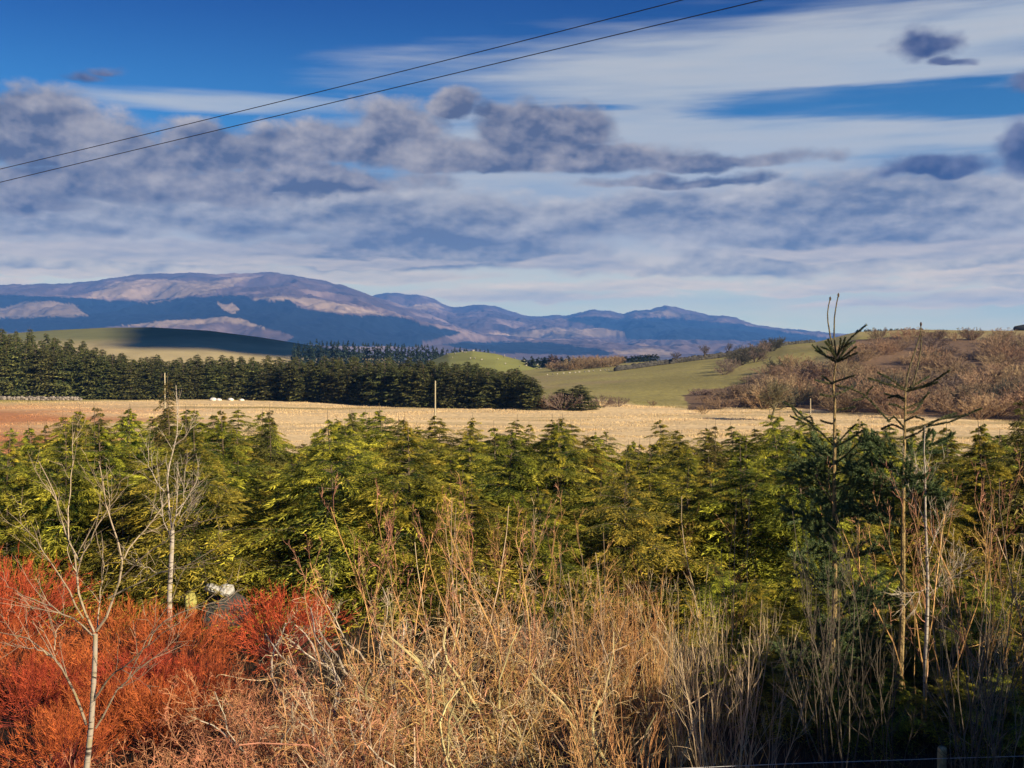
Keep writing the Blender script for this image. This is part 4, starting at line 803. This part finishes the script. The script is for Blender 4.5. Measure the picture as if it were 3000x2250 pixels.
def bb(t, b):
    a = nd(t, 'ShaderNodeAttribute', attribute_name='Col').outputs['Color']; tcn = nd(t, 'ShaderNodeTexCoord'); mp = nd(t, 'ShaderNodeMapping'); mp.inputs['Scale'].default_value = (5, 5, 34); t.links.new(tcn.outputs['Object'], mp.inputs[0])
    n = tnoise(t, 1.0, 4, vec=mp.outputs[0]); n2 = tnoise(t, 9.0, 4)
    c = mix(t, rng_map(t, n.outputs['Fac'], .56, .64), a, (.06, .045, .035)); c = mix(t, rng_map(t, n2.outputs['Fac'], .5, .75, 0, .7), c, (.30, .24, .08)); t.links.new(c, b.inputs['Base Color']); b.inputs['Roughness'].default_value = .7
M_birch = material('birch_bark', bb)
PL = ((.40, .33, .24), (.34, .27, .18), (.52, .43, .31))
limb_tree('birch', 9.8, 193, [(560, 1659), (590, 1400), (605, 1150), (615, 950), (618, 790)], [.036, .032, .028, .025, .021],
          [([(612, 780), (520, 540), (505, 340), (440, 180), (385, 0), (330, -190), (250, -330)], .4, .018), ([(625, 770), (700, 660), (770, 480), (805, 300), (740, 120), (690, 0), (640, -330)], -.3, .019), ([(805, 300), (900, 160), (1000, 40), (1120, -130)], .2, .011),
           ([(600, 800), (420, 660), (300, 600), (140, 530), (30, 480)], .3, .013), ([(540, 690), (440, 500), (300, 270), (180, 110), (40, -10)], .5, .012), ([(630, 770), (650, 560), (670, 380), (665, 250)], .6, .010), ([(770, 440), (1000, 230), (1180, 100), (1480, 20)], -.5, .012),
           ([(700, 560), (900, 470), (1060, 380), (1250, 330), (1480, 180)], -.6, .011), ([(520, 330), (440, 190), (460, -260), (480, -520)], .5, .010), ([(510, 330), (620, 110), (700, -30), (830, -240)], .1, .009),
           ([(560, 1380), (490, 1180), (390, 1000), (330, 920), (180, 820), (0, 780)], .4, .020), ([(330, 930), (200, 880), (80, 850)], .2, .010), ([(355, 900), (370, 760), (420, 700)], .1, .009),
           ([(600, 1230), (720, 1060), (820, 1000), (960, 860), (1130, 740)], -.5, .015), ([(620, 1400), (760, 1150), (850, 1060), (1000, 940), (1180, 850)], -.3, .014), ([(960, 860), (1020, 720), (1200, 640), (1480, 560)], -.3, .010), ([(830, 1080), (900, 920), (990, 740), (1120, 560)], -.2, .010)],
          (PL[0], (.30, .22, .14), (.50, .38, .24)), 'near leafless birch at the lower left, forking into a wide fan over the red bushes', 81, conv=Zc, sub=(6, 3), lens=((.25, .7), (.1, .3)), rmin=.0022)
WH = ((.46, .39, .30), (.40, .31, .22), (.62, .52, .39))
limb_tree('birch', 22.0, 370, [(1375, 1900), (1372, 1640), (1385, 1400), (1392, 1250), (1395, 1110)], [.058, .052, .048, .044],
          [([(1395, 1110), (1370, 980), (1360, 780), (1350, 640), (1385, 520), (1420, 400), (1445, 250), (1430, 60), (1425, -60)], .3, .034), ([(1400, 430), (1480, 380), (1535, 310), (1555, 200)], 0, .015), ([(1395, 1110), (1430, 980), (1440, 780), (1435, 560)], -.3, .024), ([(1390, 1170), (1330, 1050), (1310, 1000), (1260, 900)], .2, .017),
           ([(1330, 800), (1250, 690), (1205, 600), (1205, 400)], .1, .016), ([(1430, 1000), (1520, 850), (1590, 740), (1610, 640)], .2, .016), ([(1440, 1050), (1560, 880), (1600, 800)], -.2, .013), ([(1320, 1000), (1290, 760), (1270, 560)], .3, .013), ([(1450, 1000), (1490, 850), (1500, 600)], .2, .012), ([(1400, 1120), (1500, 1000), (1560, 920)], -.3, .013), ([(1270, 1460), (1160, 1400), (1110, 1370)], -.2, .014)],
          WH, 'white-stemmed leafless birch before the conifer belt, behind the near birch', 82, conv=Ze, sub=(6, 3), lens=((.3, .8), (.12, .35)), rmin=.003)
def Zf(zx, zy): return (2000 + zx * 1000 / 2212) * .73733, (1500 + zy * 1000 / 2212) * .73733
limb_tree('birch', 15.6, 2001, [(1570, 1700), (1572, 1000), (1590, 500), (1580, 200), (1570, 0), (1574, -200), (1562, -420), (1570, -560)], [.036, .033, .030, .026, .020, .013, .007],
          [([(1570, 0), (1572, -150), (1560, -300)], .1, .018), ([(1575, 80), (1520, -40), (1480, -150)], .2, .012), ([(1585, 300), (1640, 150), (1700, 30)], .2, .012), ([(1590, 500), (1510, 520), (1430, 560)], -.2, .010), ([(1590, 540), (1700, 450), (1760, 360)], .2, .012), ([(1590, 560), (1650, 500), (1850, 360)], -.2, .010)],
          WH, 'slender white-stemmed birch just right of the bare spruce trunk', 83, conv=Zf, sub=(7, 6), lens=((.3, .8), (.1, .3)), rmin=.0035)

# pale stones on a dark boulder under the conifers behind the red bushes
def rock(px, py, Yt, s, c_, lab, seed):
    x, y, z = grnd(px, Yt); b = boulder(seed, c_, 22, 14, .22); link('stone', mesh('stone', b[0] - np.array([0, 0, .6]), b[1], M_stone, b[2], True), None, (x, y, top_z(py, Yt)), (.1, -.15, seed * 1.7), s, label=lab, category='rock')
rock(472, 1278, 22.8, (1.1, 1.0, 1.7), (.05, .05, .045), 'large dark boulder in the shade behind the red bushes, under the pale stones', 4)
rock(457, 1262, 22.5, (.42, .36, .30), (.50, .47, .40), 'left pale stone lying on the dark boulder', 20)
rock(484, 1264, 22.5, (.42, .38, .34), (.52, .49, .42), 'right pale stone lying on the dark boulder', 23)
rock(404, 1276, 22.6, (.34, .3, .8), (.42, .38, .10), 'small yellow lichened stone left of the dark boulder', 25)

# ================================================================ fence at the lower right
fx, fy, fz = grnd(2048, 12.0); ft = top_z(1612, 12.0); hP = ft - fz; rr_ = .048
V = []; 
for zz, q in ((-.4, 1), (hP * .5, 1.0), (hP - .015, 1), (hP, .8)):
    for i in range(8):
        a = i * pi / 4 + .39; V.append((cos(a) * rr_ * q * (1.08 if i % 2 else 1), sin(a) * rr_ * q, zz + (.006 * sin(i) if zz > 1 else 0)))
Fq = [[k * 8 + i, k * 8 + (i + 1) % 8, k * 8 + 8 + (i + 1) % 8, k * 8 + 8 + i] for k in range(3) for i in range(8)] + [[24, 25, 26, 27], [24, 27, 28, 31], [28, 29, 30, 31]]
link('fence_post', mesh('fence_post', V, Fq, M_bark, np.ones((32, 3)) * (.34, .27, .14)), None, (fx, fy, fz), (.02, -.02, .3), label='weathered wooden fence post with a flat top in the lower right corner', category='fence post')
def wire(name, pts, r, c, lab, cat, K=60, sides=6):
    a = resample(pts, K); o = a[0].copy(); v, f = tubes((a - o)[None], np.full((1, K), r), sides)
    link(name, mesh(name, v, f, M_wire, np.ones((len(v), 3)) * c), None, o, label=lab, category=cat)
M_wire = attr_mat('wire', .45, 3, .1)
wire('fence_wire', [P(1180, 1672, 11.6), P(1700, 1650, 11.8), P(2048, 1638, 11.93), P(2260, 1632, 12.0), P(2700, 1618, 12.3)], .0035, (.55, .53, .48), 'thin galvanised top wire running to the fence post at lower right', 'wire')
# ================================================================ overhead lines
def line(pts, lab):
    pts = np.array(pts, float); co = np.polyfit(pts[:, 0], pts[:, 1], 2); xs = np.linspace(-900, 2500, 90)
    Yl = np.interp(xs, [-900, 0, 2500], [68, 52, 26]); wire('power_line', np.array([P(x, np.polyval(co, x), yy) for x, yy in zip(xs, Yl)]), .016, (.02, .02, .025), lab, 'cable', 200)
line([(0, 365), (400, 270), (700, 196), (1100, 95), (1475, 0)], 'upper of the two dark overhead cables crossing the sky')
line([(0, 393), (400, 300), (700, 225), (1100, 129), (1400, 60), (1645, 0)], 'lower of the two dark overhead cables crossing the sky')

# ground litter: low dead stems and grass between the shrubs
rl = np.random.RandomState(31); NL = 30000; pxl = rl.uniform(-300, 2500, NL); Yl = rl.uniform(7.5, 24, NL); xl = (pxl - 1106) / F * Yl; zl = gz(xl, Yl)
al = rl.rand(NL) * 2 * pi; hl = rl.uniform(.08, .45, NL); b0 = np.stack([xl, Yl, zl - .02], -1); w_ = np.stack([np.cos(al), np.sin(al), 0 * al], -1) * .006; l_ = np.stack([rl.normal(0, .13, NL), rl.normal(0, .13, NL), hl], -1)
Vl = np.stack([b0 - w_, b0 + w_, b0 + l_], 1).reshape(-1, 3); mk_ = np.clip((900 - pxl) / 500, 0, 1)[:, None]; cl_ = (np.array([.12, .09, .04]) * (1 - mk_) + np.array([.22, .06, .025]) * mk_) * rl.uniform(.5, 1.4, (NL, 1))
link('undergrowth', mesh('undergrowth', Vl, np.arange(len(Vl)).reshape(-1, 3), M_grass, np.repeat(cl_, 3, 0)), kind='stuff', label='dead grass stems on the ground between the shrubs', category='undergrowth')

# unseen evergreens added right of the view to throw the shade over the lower right corner
big = conifer_parts('unseen_shade_conifer', M_wood, 900, 8.0, 2.3, .0, 30, 11, 8, 4, .42, .35, .3, (.012, .03, .008), (.05, .07, .02), shape=.45, ragged=.3, wf=.6, hang=.4, trunk_r=.13, top=.12)
for i, (x, y, h) in enumerate(((8.2, 1.6, 7.0), (9.8, 4.0, 7.2), (11.6, 6.2, 7.2), (13.6, 8.2, 7.2), (15.6, 10.4, 7.0), (17.8, 12.6, 6.8), (20.0, 15.0, 6.6), (22.4, 17.2, 6.4))):
    place('unseen_shade_conifer', big, (x, y, float(gz(x, y))), i * 1.1, h / 8, 'unseen evergreen added right of the viewer to shade the lower right', 'tree', 'unseen evergreens added for shade')
